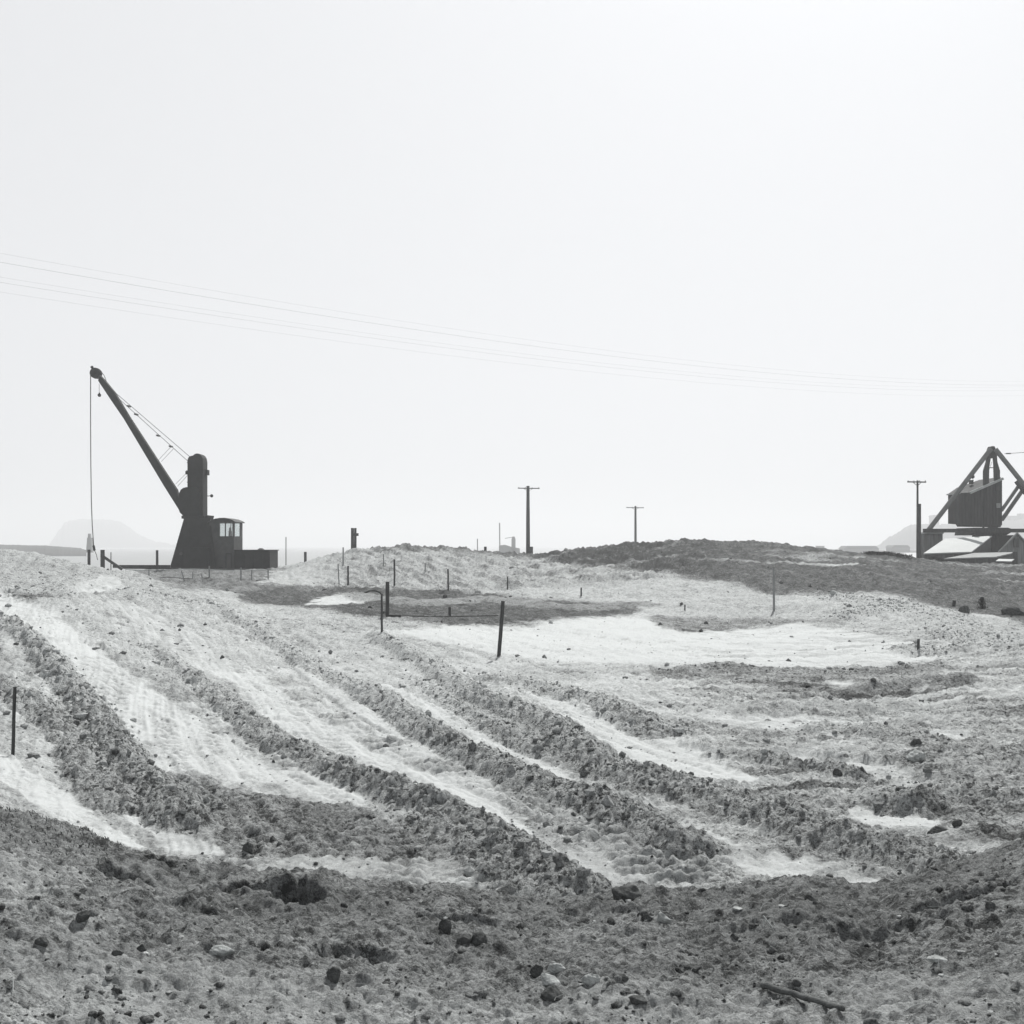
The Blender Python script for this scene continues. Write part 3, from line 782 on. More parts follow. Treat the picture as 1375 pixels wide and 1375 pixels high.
# forked stick
mb = MB(); p = gpt(1025, 1246, True); q = gpt(1036, 1247, True); a = Vector((p.x+.02, p.y+.06, p.z+.05))
mb.tube([p, a], .004, 6); mb.tube([a+Vector((-.008, 0, .004)), q+Vector((.008, 0, 0))], .004, 6)
st = mb.build('forked_stick', M['twig']); tag(st, 'pale forked stick standing like an A on the right bank', 'stick')

# ------------------------------------------------------------------ stakes and posts
def stake(px, top, base, w, lean, mat, name, label, cat='stake', group=None, ymin=None, round_=False, head=True):
    p = gpt(px, base, False, ymin); Y = p.y
    t = Vector((p.x+lean/F*Y, Y+random.uniform(-.05, .05), CZ-(top-HY)/F*Y)); r = w/F*Y*.5
    d = (t-p).normalized(); b = p-d*.35
    mb = MB(); n = 7; pts = [b.lerp(t, k/(n-1)) for k in range(n)]
    for k in range(1, n-1): pts[k] += Vector((random.uniform(-.15, .15)*r, 0, 0))
    mb.tube(pts, r, 10 if round_ else 4, r*.93, jit=.05)
    o = mb.build(name, mat); tag(o, label, cat, group); return o
STK = [
 (669.8,807,881.5,5.2,5.5,'stake','survey_stake','dark leaning wooden stake at the edge of the white pan'),
 (512.6,797,849,3,0,'stake','survey_stake','thin dark stake just left of the heavy square post'),
 (17,922,1013,5,4.5,'stake','survey_stake','dark wooden stake at the left edge beside the white bank'),
 (460.7,735,760,2,.0,'stake_l','survey_stake','upper thin grey stake on the left end of the pale bank'),
 (455.3,757,785,1.6,-1.5,'stake_l','survey_stake','pale thin stake low on the left end of the pale bank'),
 (467.4,760,786,2.6,0,'stake','survey_stake','dark stake right of the pale one on the left end of the bank'),
 (515,744,761,1.5,0,'stake_l','survey_stake','short pale stake high on the pale bank below its summit'),
 (529.6,751,787,2.6,0,'stake','survey_stake','tall dark stake on the bank above the heavy square post'),
 (571,756,767,1.8,0,'stake_l','survey_stake','very short grey stake on the middle of the pale bank'),
 (602,764,793,2.4,-.5,'stake','survey_stake','dark stake at the foot of the pale bank'),
 (681.5,774,792,2,0,'stake','survey_stake','short dark stake above the leaning stake with clod at its foot'),
 (780.5,789,800.5,2.2,0,'stake','survey_stake','short dark stake at the foot of the bank right of the leaning stake'),
 (1039.5,763,820,3,-.5,'stake_l','survey_stake','tall thin grey stake against the dark hill'),
 (1233,858,872,4,0,'stake','survey_stake','short thick stump stake right of the white pan'),
 (919.6,812,820,2,0,'stake','survey_stake','tiny stake on the rough ground behind the white pan'),
 (1281,806,814,5,0,'stake','survey_stake','stubby stake at the foot of the dark hill'),
 (163,848,858,1,0,None,'',''),
 (604,815,827,3.6,0,'stake','survey_stake','short stubby post on the middle of the low rail'),
]
for s in STK:
    if s[5]: stake(s[0], s[1], s[2], s[3], s[4], M[s[5]], s[6], s[7], 'stake', 'survey stakes driven into the earthworks')
# heavy post with block
p = gpt(520.3, 828); Y = p.y
root = empty('square_post', p, 'heavy square post with a wooden block at its foot', 'post')
mb = MB(); mb.bar(p-Vector((0, 0, .4)), Vector((p.x, Y, CZ-(781-HY)/F*Y)), .155, .155); mb.build('post', M['timber'], root, bevel=.015)
mb = MB(); c = P(530.5, 829, Y-.1); mb.box((c.x, Y-.15, c.z+.03), (17/F*Y, .3, 6/F*Y)); mb.build('foot_block', M['timber'], root, bevel=.02)
# low rail from the post to the leaning stake
mb = MB(); pts = []
for k in range(26):
    t = k/25; px = 524+(669-524)*t; pts.append(P(px, 826.5+1.2*math.sin(t*3.1), Y+.2))
mb.tube(pts, .02, 6); r_ = mb.build('low_rail', M['timber']); tag(r_, 'long thin rail lying low from the square post towards the leaning stake', 'rail')
# bent pipe
p = gpt(500, 797, ymin=55); mb = MB()
mb.tube([P(488, 797, p.y), P(496, 793.5, p.y), P(504, 793, p.y), P(511, 796, p.y), P(513, 800, p.y)], .05, 8)
b_ = mb.build('bent_pipe', M['timber'], smooth=True); tag(b_, 'short bent pipe arching out of the dark ditch left of the square post', 'pipe')
# double pile behind the bank
YD = 128
root = empty('double_pile', P(475, 745, YD), 'dark double wooden pile standing behind the left end of the pale bank', 'pile')
mb = MB(); mb.tube([P(473.3, 775, YD), P(473.3, 709, YD)], .17, 10, .16, jit=.05); mb.build('pile', M['timber'], root)
mb = MB(); mb.tube([P(477, 775, YD+.2), P(477.2, 709, YD+.2)], .15, 10, .12, jit=.05); mb.build('pile', M['timber'], root)
mb = MB(); mb.box(tuple(P(476.5, 717.8, YD-.1)), (.75, .3, .28)); mb.build('clamp', M['timber'], root)
# thin mast and block on the bank skyline
mb = MB(); mb.tube([P(641.5, 760, 124), P(641, 723.5, 124)], .04, 6); o = mb.build('thin_rod', M['stake_l']); tag(o, 'very thin rod rising from the bank skyline left of the short stump', 'rod')
mb = MB(); mb.tube([P(651.7, 760, 124), P(651.7, 734, 124)], .14, 10); o = mb.build('stump', M['timber'], bevel=.02); tag(o, 'short dark stump on the bank skyline left of the nearest utility pole', 'stump')
mb = MB(); mb.tube([P(410, 775, 124), P(410, 741, 124)], .14, 10); o = mb.build('stump', M['timber'], bevel=.02); tag(o, 'dark stump peeping over the left end of the pale bank', 'stump')
mb = MB(); mb.tube([P(384, 780, 120), P(384, 721, 120)], .045, 6); o = mb.build('thin_rod', M['stake_l']); tag(o, 'tall very thin rod right of the crane engine house', 'rod')

# ------------------------------------------------------------------ utility poles
def upole(px, top, base, Y, w, x0, x1, ya, mat, label, stub=None, pins=4):
    g = P(px, base, Y); g.z = min(g.z, float(height(g.x, Y)))-.2
    root = empty('utility_pole', g, label, 'utility pole', 'utility poles along the skyline')
    r = w/F*Y*.5; mb = MB(); mb.tube([g, P(px, (base+top)/2, Y), P(px, top, Y)], r, 12, r*.75, jit=.03); mb.build('pole', mat, root, smooth=True)
    mb = MB(); mb.bar(P(x0, ya, Y-.22), P(x1, ya+.4, Y-.22), .12, .12); ca = mb.build('crossarm', mat, root)
    for k in range(pins):
        x = x0+1+(x1-x0-2)*k/(pins-1); c = P(x, ya+.2, Y-.22)
        if abs(x-px) < 1.5: continue
        mb = MB(); mb.tube([c, c+Vector((0, 0, .07)), c+Vector((0, 0, .09)), c+Vector((0, 0, .16))], .045, 8, .03); mb.build('insulator', mat, ca)
    for xe in (x0, x1):
        mb = MB(); mb.bar(P(xe+(px-xe)*.5, ya, Y-.2), P(px, ya+8*160/Y*.5, Y-.16), .05, .04); mb.build('brace', mat, root)
    if stub:
        mb = MB(); mb.tube([P(stub[0], base+6, Y-.3), P(stub[0], stub[1], Y-.3)], stub[2]/F*Y*.5, 12, jit=.03); mb.build('butt_stub', mat, root)
    return root
upole(709, 652.5, 747, 160, 5.6, 695.5, 724.5, 655.5, M['pole'], 'nearest looking tall utility pole behind the middle of the bank', (713.2, 734, 5))
upole(853.3, 679.5, 738, 215, 3.6, 841, 864.5, 681.5, M['pole_far'], 'smaller utility pole behind the summit of the dark hill')
upole(1232, 645, 756, 118, 3.4, 1218.5, 1243.5, 647, M['pole'], 'slim utility pole left of the derrick, rising past a thick pile', None)
mb = MB(); mb.tube([P(1234.2, 775, 117.4), P(1234.2, 720, 117.4), P(1234.4, 676.5, 117.4)], .21, 12, .17, jit=.05)
o = mb.build('thick_pile', M['pole'], smooth=True); tag(o, 'thick dark wooden pile standing against the slim utility pole', 'pile')

# overhead wires
root = empty('overhead_wires', P(HX, 460, 41), 'faint group of overhead wires sagging across the white sky', 'overhead wires')
for (y0, y1, dy, r) in [(340, 512, 0, .0013), (352, 517, 1.5, .0024), (372, 519, -1, .0012), (379, 524, .8, .0018), (392, 531, 2.2, .0013)]:
    a = P(0, y0, 30+dy); b = P(1375, y1, 74+dy); pts = []
    for k in range(70):
        t = -.35+1.9*k/69
        pts.append(a.lerp(b, t)+Vector((0, 0, -4*.85*t*(1-t))))
    mb = MB(); mb.tube(pts, r, 5); mb.build('wire', M['cable'], root, smooth=True)

# ------------------------------------------------------------------ portal crane on the quay (left)
YC = 117.0
def cp(x, y, dy=0): return P(x, y, YC+dy)
base = cp(300, 765)
crane = empty('dockside_crane', base, 'dark dockside crane with a long raised jib and small glazed cab on the quay', 'crane')
# tapering tower
mb = MB()
b4 = [cp(227.5, 764), cp(291, 764), cp(291, 764, 5.2), cp(227.5, 764, 5.2)]
t4 = [cp(247, 696, .7), cp(282, 696, .7), cp(282, 696, 4.5), cp(247, 696, 4.5)]
mb.add(b4+t4, [(0,3,2,1),(4,5,6,7),(0,1,5,4),(1,2,6,5),(2,3,7,6),(3,0,4,7)])
tower = mb.build('tower_base', M['crane'], crane, bevel=.03)
mb = MB()
for k in range(1, 6):
    y = 764-k*11; t = (764-y)/68.; x0 = 227.5+(247-227.5)*t
    mb.bar(cp(x0, y, .7*t-.03), cp(291-9*t, y, .7*t-.03), .07, .06)
mb.build('plate_seam', M['crane'], tower)
mb = MB(); mb.box(tuple(cp(265, 695, 2.6)), (31/F*YC, 3.4, .28)); mb.build('slew_ring', M['crane'], crane, bevel=.03)
# mast housing
mb = MB()
prof = [(251.5+(x-251.5)*.79, y) for x, y in [(251.5,696),(251.5,619),(252.3,615.5),(254.5,613),(258,612),(261,611.6),(263.5,609.8),(267,608.8),(271,609),(274.5,611),(277,614.5),(278,619.5),(278,696)]]
mb.prism(prof, YC+1.7, YC+3.5); mast = mb.build('mast_housing', M['crane'], crane, bevel=.04)
mb = MB()
mb.box(tuple(cp(264.8, 634.6, 2.6)), (23/F*YC, 2.0, .3)); mb.box(tuple(cp(278, 634.5, 2.9)), (4/F*YC, .8, .5)); mb.box(tuple(cp(252, 635, 2.3)), (3.4/F*YC, .8, .3))
for yy in (622, 648, 660, 672, 684): mb.box(tuple(cp(264.8, yy, 2.6)), (21.6/F*YC, 1.86, .08))
mb.build('collar_band', M['crane'], mast)
# winch housing bulge
mb = MB()
mb.prism([(240.3,662),(242.5,657.5),(246,655),(250,654),(262,654),(268,660),(268,693),(279,691.7),(277.5,697.5),(246.3,697.5),(244.8,691.5),(241,688),(238,676)], YC+1.3, YC+3.9)
mb.build('winch_housing', M['crane'], crane, bevel=.04)
# jib
mb = MB()
up = [(133,503),(140.5,511),(149,521.5),(152.5,525.5),(158,534.5),(174,561.5),(197,596.5),(218.5,629.5),(237,657.5)]
lo = [(244,691),(241,686),(220,652.6),(190.3,603),(165.8,562),(148,536),(131.5,511)]
mb.prism(up+lo, YC+2.25, YC+2.95); jib = mb.build('jib', M['crane'], crane, bevel=.03)
mb = MB()
for k in range(34):
    t = k/33; x = 159.5+(237.5-159.5)*t; y = 535+(657-535)*t
    c = cp(x-1.3, y+.2, 2.6); mb.bar(c+Vector((0, -.3, 0)), c+Vector((0, .3, 0)), .07, .1)
mb.build('ladder_rungs', M['crane'], jib)
# jib head sheave
def disc(mb, c, r, th, seg=28, hole=0):
    vs = []
    for d in (-th/2, th/2):
        for k in range(seg):
            a = 2*math.pi*k/seg; vs.append(c+Vector((math.cos(a)*r, d, math.sin(a)*r)))
    mb.add(vs, [tuple(range(seg)), tuple(range(2*seg-1, seg-1, -1))]+[(k, k+seg, (k+1) % seg+seg, (k+1) % seg) for k in range(seg)])
mb = MB(); c = cp(129, 501.3, 2.65); disc(mb, c, 7.4/F*YC, .16); disc(mb, c+Vector((0, -.3, 0)), 7.2/F*YC, .1); disc(mb, c+Vector((0, .3, 0)), 7.0/F*YC, .1)
mb.bar(c+Vector((0, -.6, 0)), c+Vector((0, .6, 0)), .2, .2)
sh = mb.build('head_sheave', M['crane'], jib)
mb = MB(); mb.sphere(cp(123.6, 493.2, 2.65), .15); mb.bar(cp(123.6, 493.2, 2.65), cp(127, 497, 2.65), .12, .12); mb.build('head_lamp', M['crane'], jib)
mb = MB(); mb.tube([cp(136.5, 500, 2.65), cp(140, 504.5, 2.65), cp(142.6, 511.5, 2.65)], .03, 6); mb.build('guard_rod', M['cable'], jib)
# hoist rope and hook
mb = MB(); mb.tube([cp(121.7, 501, 2.65), cp(121.6, 560, 2.65), cp(121.9, 620, 2.65), cp(122.6, 670, 2.65), cp(123.8, 705, 2.65), cp(125.8, 733, 2.65)], .045, 6); mb.build('hoist_rope', M['cable'], crane)
mb = MB()
for k in range(8):
    t = k/7; c = cp(125.8+t*.9, 733+t*5, 2.65); mb.sphere(c, .1+.03*math.sin(k*2), 8, 6)
mb.tube([cp(126.8, 738.5, 2.65), cp(129.5, 745, 2.65), cp(131, 752, 2.65)], .03, 6); mb.build('hook_chain', M['crane'], crane)
mb = MB(); mb.tube([cp(133.2, 515, 2.2), cp(133.3, 529, 2.2)], .02, 6); mb.sphere(cp(133.4, 530.6, 2.2), .17, 14, 10); mb.sphere(cp(133.35, 528, 2.2), .07, 8, 6); mb.build('weight_ball', M['crane'], jib)
# stays
def line(mb, a, b, r, dy=2.65, n=2): mb.tube([cp(a[0], a[1], dy), cp(b[0], b[1], dy)], r, 5)
mb = MB(); line(mb, (151,524), (254.5,613), .028, 2.3); mb.build('stay_rod', M['cable'], crane)
mb = MB(); line(mb, (157,533), (252,619), .028, 3.0)
for (x, y) in ((173,545.5),(183,556.5),(212.5,585),(229.5,599.5)): mb.box(tuple(cp(x, y, 2.65)), (.2, .8, .14))
mb.build('stay_rod', M['cable'], crane)
mb = MB(); line(mb, (229.5,600), (213,617.5), .018, 2.4); line(mb, (233.5,602), (216.5,620), .018, 2.9); mb.build('tie_rod', M['cable'], crane)
mb = MB(); line(mb, (251.5,634), (235.8,650), .018, 2.4); line(mb, (252,638), (238.5,653), .018, 2.9); mb.build('tie_rod', M['cable'], crane)
# work lamp on the mast
mb = MB(); mb.tube([cp(278, 666, 2.6), cp(283, 665.8, 2.6)], .035, 6); mb.sphere(cp(284.2, 665.8, 2.6), .16, 12, 8); mb.build('work_lamp', M['crane'], mast)
# cab: posts, sills and roof round real openings
def wbox(mb, x0, x1, y0, y1, d0, d1):
    a = cp(x0, y1, d0); b = cp(x1, y0, d1); mb.box(((a.x+b.x)/2, (a.y+b.y)/2, (a.z+b.z)/2), (abs(b.x-a.x), abs(b.y-a.y), abs(b.z-a.z)))
cab = MB(); d0, d1 = .6, 4.4; th = .1
def sheet(mb, x0, x1, y0, y1, a, b):
    """box whose px extents are those of its near face plane d0"""
    p = cp(x0, y1, d0); q = cp(x1, y0, d0); mb.box(((p.x+q.x)/2, YC+(a+b)/2, (p.z+q.z)/2), (q.x-p.x, b-a, q.z-p.z))
for (a, b) in ((d0, d0+th), (d1-th, d1)):
    sheet(cab, 281, 314, 720, 764, a, b); sheet(cab, 281, 314, 699.5, 702, a, b); sheet(cab, 312, 314, 702, 720, a, b)
sheet(cab, 281, 294.3, 702, 720, d0, d0+th); sheet(cab, 301.8, 303.2, 702, 720, d0, d0+th)
sheet(cab, 281, 283, 702, 720, d1-th, d1); sheet(cab, 297.5, 298.5, 702, 720, d1-th, d1)
sheet(cab, 312.9, 314, 720, 764, d0+th, d1-th); sheet(cab, 281, 282.2, 699.5, 764, d0+th, d1-th); sheet(cab, 312.9, 314, 699.5, 702, d0+th, d1-th)
sheet(cab, 312.9, 314, 702, 720, d0+th, d0+.45); sheet(cab, 312.9, 314, 702, 720, d1-1.0, d1-th)
cabo = cab.build('cab', M['crane2'], crane)
mb = MB(); sheet(mb, 282.2, 312.9, 743, 744, d0+th, d1-th); mb.build('cab_floor', M['crane2'], cabo)
mb = MB()
arc = [(278,701),(283,698.3),(289,696.3),(295,695.4),(301,695.2),(307,696.4),(312,698.2),(315.5,700.4)]
mb.prism(arc+[(x, y+1.2) for x, y in arc[::-1]], YC+d0-.25, YC+d1+.25)
mb.prism([(281,699.6),(283,699.2),(289,697.4),(295,696.5),(301,696.3),(307,697.5),(312,699.2),(314,699.8)], YC+d0+.03, YC+d1-.03)
mb.build('cab_roof', M['crane2'], cabo)
for x0, x1, dd in ((294.3, 301.8, d0+.04), (303.2, 312, d0+.04), (283, 297.5, d1-.06), (298.5, 312, d1-.06)):
    mb = MB(); sheet(mb, x0, x1, 702, 720, dd, dd+.015); mb.build('window_pane', M['glass'], cabo)
mb = MB(); sheet(mb, 313.3, 313.5, 702, 720, d0+.45, d1-1.0); mb.build('window_pane', M['glass'], cabo)
mb = MB(); sheet(mb, 302.5, 305.5, 712.5, 743, 1.9, 2.5); sheet(mb, 303, 305, 708, 712.5, 2.0, 2.4); mb.build('control_stand', M['crane'], cabo, bevel=.03)
# engine house
def wbox(mb, x0, x1, y0, y1, d0, d1):
    a = cp(x0, y1, d0); b = cp(x1, y0, d0); mb.box(((a.x+b.x)/2, YC+(d0+d1)/2, (a.z+b.z)/2), (abs(b.x-a.x), d1-d0, abs(b.z-a.z)))
mb = MB(); wbox(mb, 246, 281, 735, 764.5, -.25, .35); mb.build('gear_casing', M['crane'], crane, bevel=.05)
mb = MB(); wbox(mb, 314.4, 362.3, 739.5, 764.5, .3, 4.4); eng = mb.build('engine_house', M['crane'], crane, bevel=.05)
mb = MB(); wbox(mb, 314.2, 363, 738.3, 739.5, .15, 4.5); mb.build('house_roof', M['crane'], eng)
mb = MB(); c = cp(350.5, 738.3, 2); mb.tube([c, c+Vector((0, 0, .08)), c+Vector((0, 0, .16))], .38, 14, .14); mb.build('roof_vent', M['crane2'], eng)
for x in (329, 341, 352):
    mb = MB(); wbox(mb, x, x+1, 740.5, 764, .26, .3); mb.build('wall_rib', M['crane'], eng)
mb = MB()
for q in ((303, 304, 744, 763), (310, 311, 744, 763), (303, 311, 743, 744.1)): wbox(mb, *q, d0-.03, d0)
mb.build('door_frame', M['crane'], cabo)
mb = MB(); c = cp(243, 743.5, -.02); disc(mb, c, .14, .1, 14); mb.build('round_port', M['crane2'], tower)
for x in (241, 285):                              # travelling wheels
    for k in (0, 1):
        mb = MB(); disc(mb, cp(x+k*12, 765.5, .35), .33, .2, 20); mb.build('rail_wheel', M['crane'], crane)

# quay edge: pile posts, beam, brace
def pile(x, t, b, w, Y, label):
    mb = MB(); r = w/F*Y*.5; g = float(height(P(x, b, Y).x, Y))-.4; pp = P(x, b, Y); pp.z = min(pp.z, g)
    mb.tube([pp, P(x, (t+b)/2, Y), P(x, t, Y)], r, 12, r*.95, jit=.05)
    o = mb.build('mooring_pile', M['timber']); tag(o, label, 'pile', 'mooring piles along the quay')
pile(119.5, 738, 770, 4.2, 112, 'leftmost dark mooring pile on the quay, under the jib head')
pile(137.8, 738.3, 770, 6.0, 111, 'thickest mooring pile, with a raking brace beside it')
pile(211, 738.8, 770, 3.6, 112, 'mooring pile standing alone left of the crane tower')
pile(149, 741.5, 762, 1.2, 113, 'very thin pile between the braced pile and the crane')
mb = MB(); mb.bar(P(139, 747.5, 110.8), P(164, 764.5, 110.8), .22, .22); o = mb.build('raking_brace', M['timber']); tag(o, 'thick raking timber running down from the thickest mooring pile', 'brace')
mb = MB(); mb.bar(P(152, 760.6, 113), P(229, 760.6, 113), .26, .3); mb.bar(P(160, 762.8, 112.8), P(375, 764.8, 112.8), .12, .2); o = mb.build('quay_beam', M['timber'], bevel=.02); tag(o, 'long low timber beam along the quay left of the crane', 'beam')
# fence before the crane
root = empty('wire_fence', P(281, 781, 84), 'sagging wire fence with pale posts on the dark strip before the crane', 'fence')
for (x, t, b, w, ln) in ((281,760,783,1.6,0),(323.5,762,788,1.6,0),(338,765,776,1.2,0),(243.5,766,783,1.0,6),(259,768,790,1.0,-1),(270,770,786,.9,6),(200,764,778,1.2,0),(360,764,775,1.2,0)):
    mb = MB(); mb.tube([P(x+ln, b+3, 84), P(x, t, 84)], w/F*84*.5+.01, 6); mb.build('post', M['stake_l'], root)
mb = MB(); mb.tube([P(168+k*9.5, 764.6+.8*math.sin(k*.5)+k*.06, 84) for k in range(22)], .028, 6); mb.build('wire', M['trim'], root)
mb = MB(); mb.tube([P(180+k*6, 776.2+.9*math.sin(k*.6), 84) for k in range(18)], .02, 6); mb.build('wire', M['timber'], root)
# forked pale driftwood beneath
mb = MB(); mb.tube([P(304, 790, 70), P(308, 797, 70), P(313, 800, 70)], .09, 7, .05); mb.tube([P(308, 797, 70), P(318, 795, 70)], .06, 7, .03)
o = mb.build('driftwood', M['stake_l']); tag(o, 'pale forked piece of driftwood at the edge of the dark ditch', 'driftwood')

# ------------------------------------------------------------------ derrick (right)
YR = 135.0
def dp(x, y, dy=0): return P(x, y, YR+dy)
der = empty('stiffleg_derrick', dp(1330, 760), 'big derrick with raking legs over a hanging boarded machinery cabin', 'derrick')
def legm(a, b, w, nm='raking_leg', da=-.6, db=-2.3):
    mb = MB(); mb.tube([dp(a[0], a[1], da), dp(b[0], b[1], db)], w/F*YR*.5, 14); return mb.build(nm, M['leg'], der, smooth=False)
legm((1330.5, 603), (1246.5, 712), 6.4)
legm((1336.5, 603), (1424, 712), 6.4)
mb = MB(); mb.bar(dp(1240, 712.5, -2.3), dp(1432, 712.5, -2.3), 5/F*YR, .5); mb.build('sill_beam', M['timber'], der)
mb = MB(); mb.prism([(1307,708.5),(1354,708.5),(1364,712),(1357,715.5),(1352,718.5),(1304.5,718.5)], YR-1.8, YR+3.4); mb.build('turntable_base', M['timber'], der, bevel=.05)
mb = MB(); mb.prism([(1322,718.6),(1361,718.6),(1366,765),(1318,765)], YR-.6, YR+3); mb.build('centre_pier', M['timber'], der)
mb = MB(); mb.box(tuple(dp(1249, 741, -.6)), (24/F*YR, 2.2, 50/F*YR)); pr = mb.build('corner_pier', M['pier'], der)
mb = MB(); mb.box(tuple(dp(1249, 715.9, -.6)), (26/F*YR, 2.4, 2/F*YR)); mb.build('pier_cap', M['trim'], pr)
mb = MB(); mb.box(tuple(dp(1424, 741, -.6)), (24/F*YR, 2.2, 50/F*YR)); mb.build('corner_pier', M['pier'], der)
# cabin : real corners at different depths
near = [(1288,704.5,-.3),(1345.6,705.3,.6),(1345.6,643.4,.6),(1302,662.6,-.1),(1288,663.2,-.3)]
V = [dp(*p) for p in near]; far_ = [(1273,703.2,2.0),(1273,664.5,2.0)]
W = [dp(*p) for p in far_]; B = [dp(1343,705,5.0), dp(1343,641.5,5.0), dp(1315,645.5,4.6), dp(1285,656,4.4), dp(1285,700,4.4)]
vs = V+W+B   # 0..4 near, 5,6 left, 7..11 back
cabn = MB()
cabn.add(vs, [(0,1,2,3,4),(5,0,4,6),(1,7,8,2),(7,11,10,9,8),(11,5,6,10),(0,5,11,7,1)])
cb = cabn.build('cabin', M['cabin'], der)
rf = MB(); up_ = Vector((0, 0, .10)); rp = [V[4], V[3], V[2], B[1], B[2], B[3], W[1]]
lo_ = [p+Vector((0, 0, .01)) for p in rp]; hi_ = [p+up_ for p in rp]; n = len(rp)
for tri in ((0,6,5),(0,5,1),(1,5,4),(1,4,2),(2,4,3)):
    rf.add([lo_[i] for i in tri]+[hi_[i] for i in tri], [(0,2,1),(3,4,5),(0,1,4,3),(1,2,5,4),(2,0,3,5)])
rf.build('roof', M['cabroof'], cb)
mb = MB(); mb.bar(V[3]+Vector((0, -.16, .06)), V[2]+Vector((.05, -.16, .06)), .26, .2); mb.bar(V[4]+Vector((0, -.12, .06)), W[1]+Vector((-.15, -.12, .02)), .16, .16); mb.build('roof_trim', M['trim'], cb)
mb = MB()
for k in range(1, 14):
    x = 1288+(1345.6-1288)*k/14; yt = 663 if x < 1302 else 662.6+(643.4-662.6)*(x-1302)/43.6; dy = -.3+.9*(x-1288)/57.6-.03
    mb.bar(dp(x, yt+1.5, dy), dp(x, 704, dy), .06, .04)
mb.build('board_battens', M['cabin'], cb)
mb = MB(); mb.prism([(1289,703.8),(1345,704.5),(1343.5,708),(1291,707)], YR+.1, YR+1.4); mb.build('underframe', M['timber'], cb)
mb = MB(); mb.prism([(1338,675.5),(1343.5,675.5),(1343.5,682),(1338,682)], YR+.40, YR+.48); mb.build('bright_window', M['roof2'], cb)  # small bright window, its brightness put into an opaque pale plate
mb = MB(); c = dp(1333, 707.5, 2); mb.tube([c-Vector((0, 0, .45)), c, c+Vector((0, 0, .25))], .42, 14, .7); mb.build('pivot_bearing', M['timber'], der)
mb = MB(); mb.tube([dp(1320.5, 710, .5), dp(1320.5, 705, .5)], .12, 8); mb.build('support_roller', M['timber'], der)
# gantry posts
for (xs_) in ([(1321.6,645),(1321.6,632),(1325.2,620),(1326,606),(1331,606),(1330.5,616),(1328.6,628),(1328,645)], [(1336.6,645),(1336.2,628),(1334.8,616),(1333.5,606),(1338.5,606),(1339.5,620),(1343,632),(1343,645)]):
    mb = MB(); mb.prism([(x, y+14 if y == 645 else y) for x, y in xs_], YR+.3, YR+.75); mb.build('gantry_post', M['cabin'], der, bevel=.03)
mb = MB(); mb.prism([(1329.5,613),(1330,603),(1331.8,599),(1335.5,599),(1337,602),(1339.5,612),(1335,615),(1332,615)], YR-.25, YR+.9); mb.build('mast_cap', M['timber'], der, bevel=.04)
mb = MB(); mb.tube([dp(1328.5, 628, 2), dp(1336, 628, 2)], .05, 6); mb.tube([dp(1333.6, 614, 2), dp(1334.5, 650, 2)], .03, 6); mb.tube([dp(1332, 620, 2), dp(1323, 645, 1.5)], .02, 5); mb.build('cross_rod', M['cable'], der)
# lower struts to the right and their joint
mb = MB(); mb.bar(dp(1344.5, 686, 1), dp(1369.5, 650, .5), 3.8/F*YR, .3); mb.build('strut', M['leg'], der)
mb = MB(); mb.bar(dp(1345, 698.5, 1.6), dp(1375, 655.5, .9), 4.6/F*YR, .3); mb.build('strut', M['leg'], der)
mb = MB(); mb.bar(dp(1366, 645, .2), dp(1384, 668, .0), 8.5/F*YR, .4); mb.build('leg_joint', M['timber'], der)
mb = MB(); mb.bar(dp(1338, 672, 2.6), dp(1346, 686, 1.2), .2, .2); mb.build('bracket', M['timber'], der)
mb = MB(); mb.tube([dp(1349, 609.3, 1), dp(1400, 605.8, 1), dp(1600, 596, 1)], .028, 6); mb.box(tuple(dp(1354, 609, 1)), (.5, .12, .12)); mb.build('guy_rope', M['cable'], der)
mb = MB(); mb.sphere(dp(1306, 640, .1), .22, 12, 8); mb.tube([dp(1302, 638.5, .1), dp(1306, 640, .1)], .07, 6); mb.tube([dp(1306.5, 641, .1), dp(1306.5, 645, .2)], .03, 6); mb.build('floodlight', M['timber'], der)
mb = MB(); mb.box(tuple(dp(1304, 647.3, 3.2)), (4.4/F*YR, .5, 5.4/F*YR)); mb.build('roof_box', M['timber'], cb)

# ------------------------------------------------------------------ sheds under the derrick
def quadslab(mb, c4, t):
    c4 = [Vector(c) for c in c4]; n = (c4[1]-c4[0]).cross(c4[3]-c4[0]).normalized()
    if n.z < 0: n = -n
    b = [c-n*t for c in c4]
    mb.add(c4+b, [(0,1,2,3),(7,6,5,4),(0,4,5,1),(1,5,6,2),(2,6,7,3),(3,7,4,0)])
gz = 1.0
# shed A: single pitch white roof
A = [P(1240, 743, 124), P(1304.5, 740.8, 124), P(1332, 719.4, 129), P(1269, 723.2, 129)]
sa = empty('white_roof_shed', Vector((A[0].x, 124, gz)), 'shed with a broad pale sloping roof under the left side of the derrick', 'shed')
mb = MB(); quadslab(mb, A, .12); mb.build('roof', M['roof'], sa)
mb = MB(); i0 = A[0]+Vector((.15, .2, -.14)); i1 = A[1]+Vector((-.15, .2, -.14)); i2 = A[2]+Vector((-.15, -.2, -.18)); i3 = A[3]+Vector((.15, -.2, -.18))
def down(v): return Vector((v.x, v.y, gz-.4))
mb.add([i0, i1, i2, i3, down(i0), down(i1), down(i2), down(i3)], [(0,1,2,3),(4,7,6,5),(0,4,5,1),(1,5,6,2),(2,6,7,3),(3,7,4,0)])
mb.build('wall', M['wall'], sa)
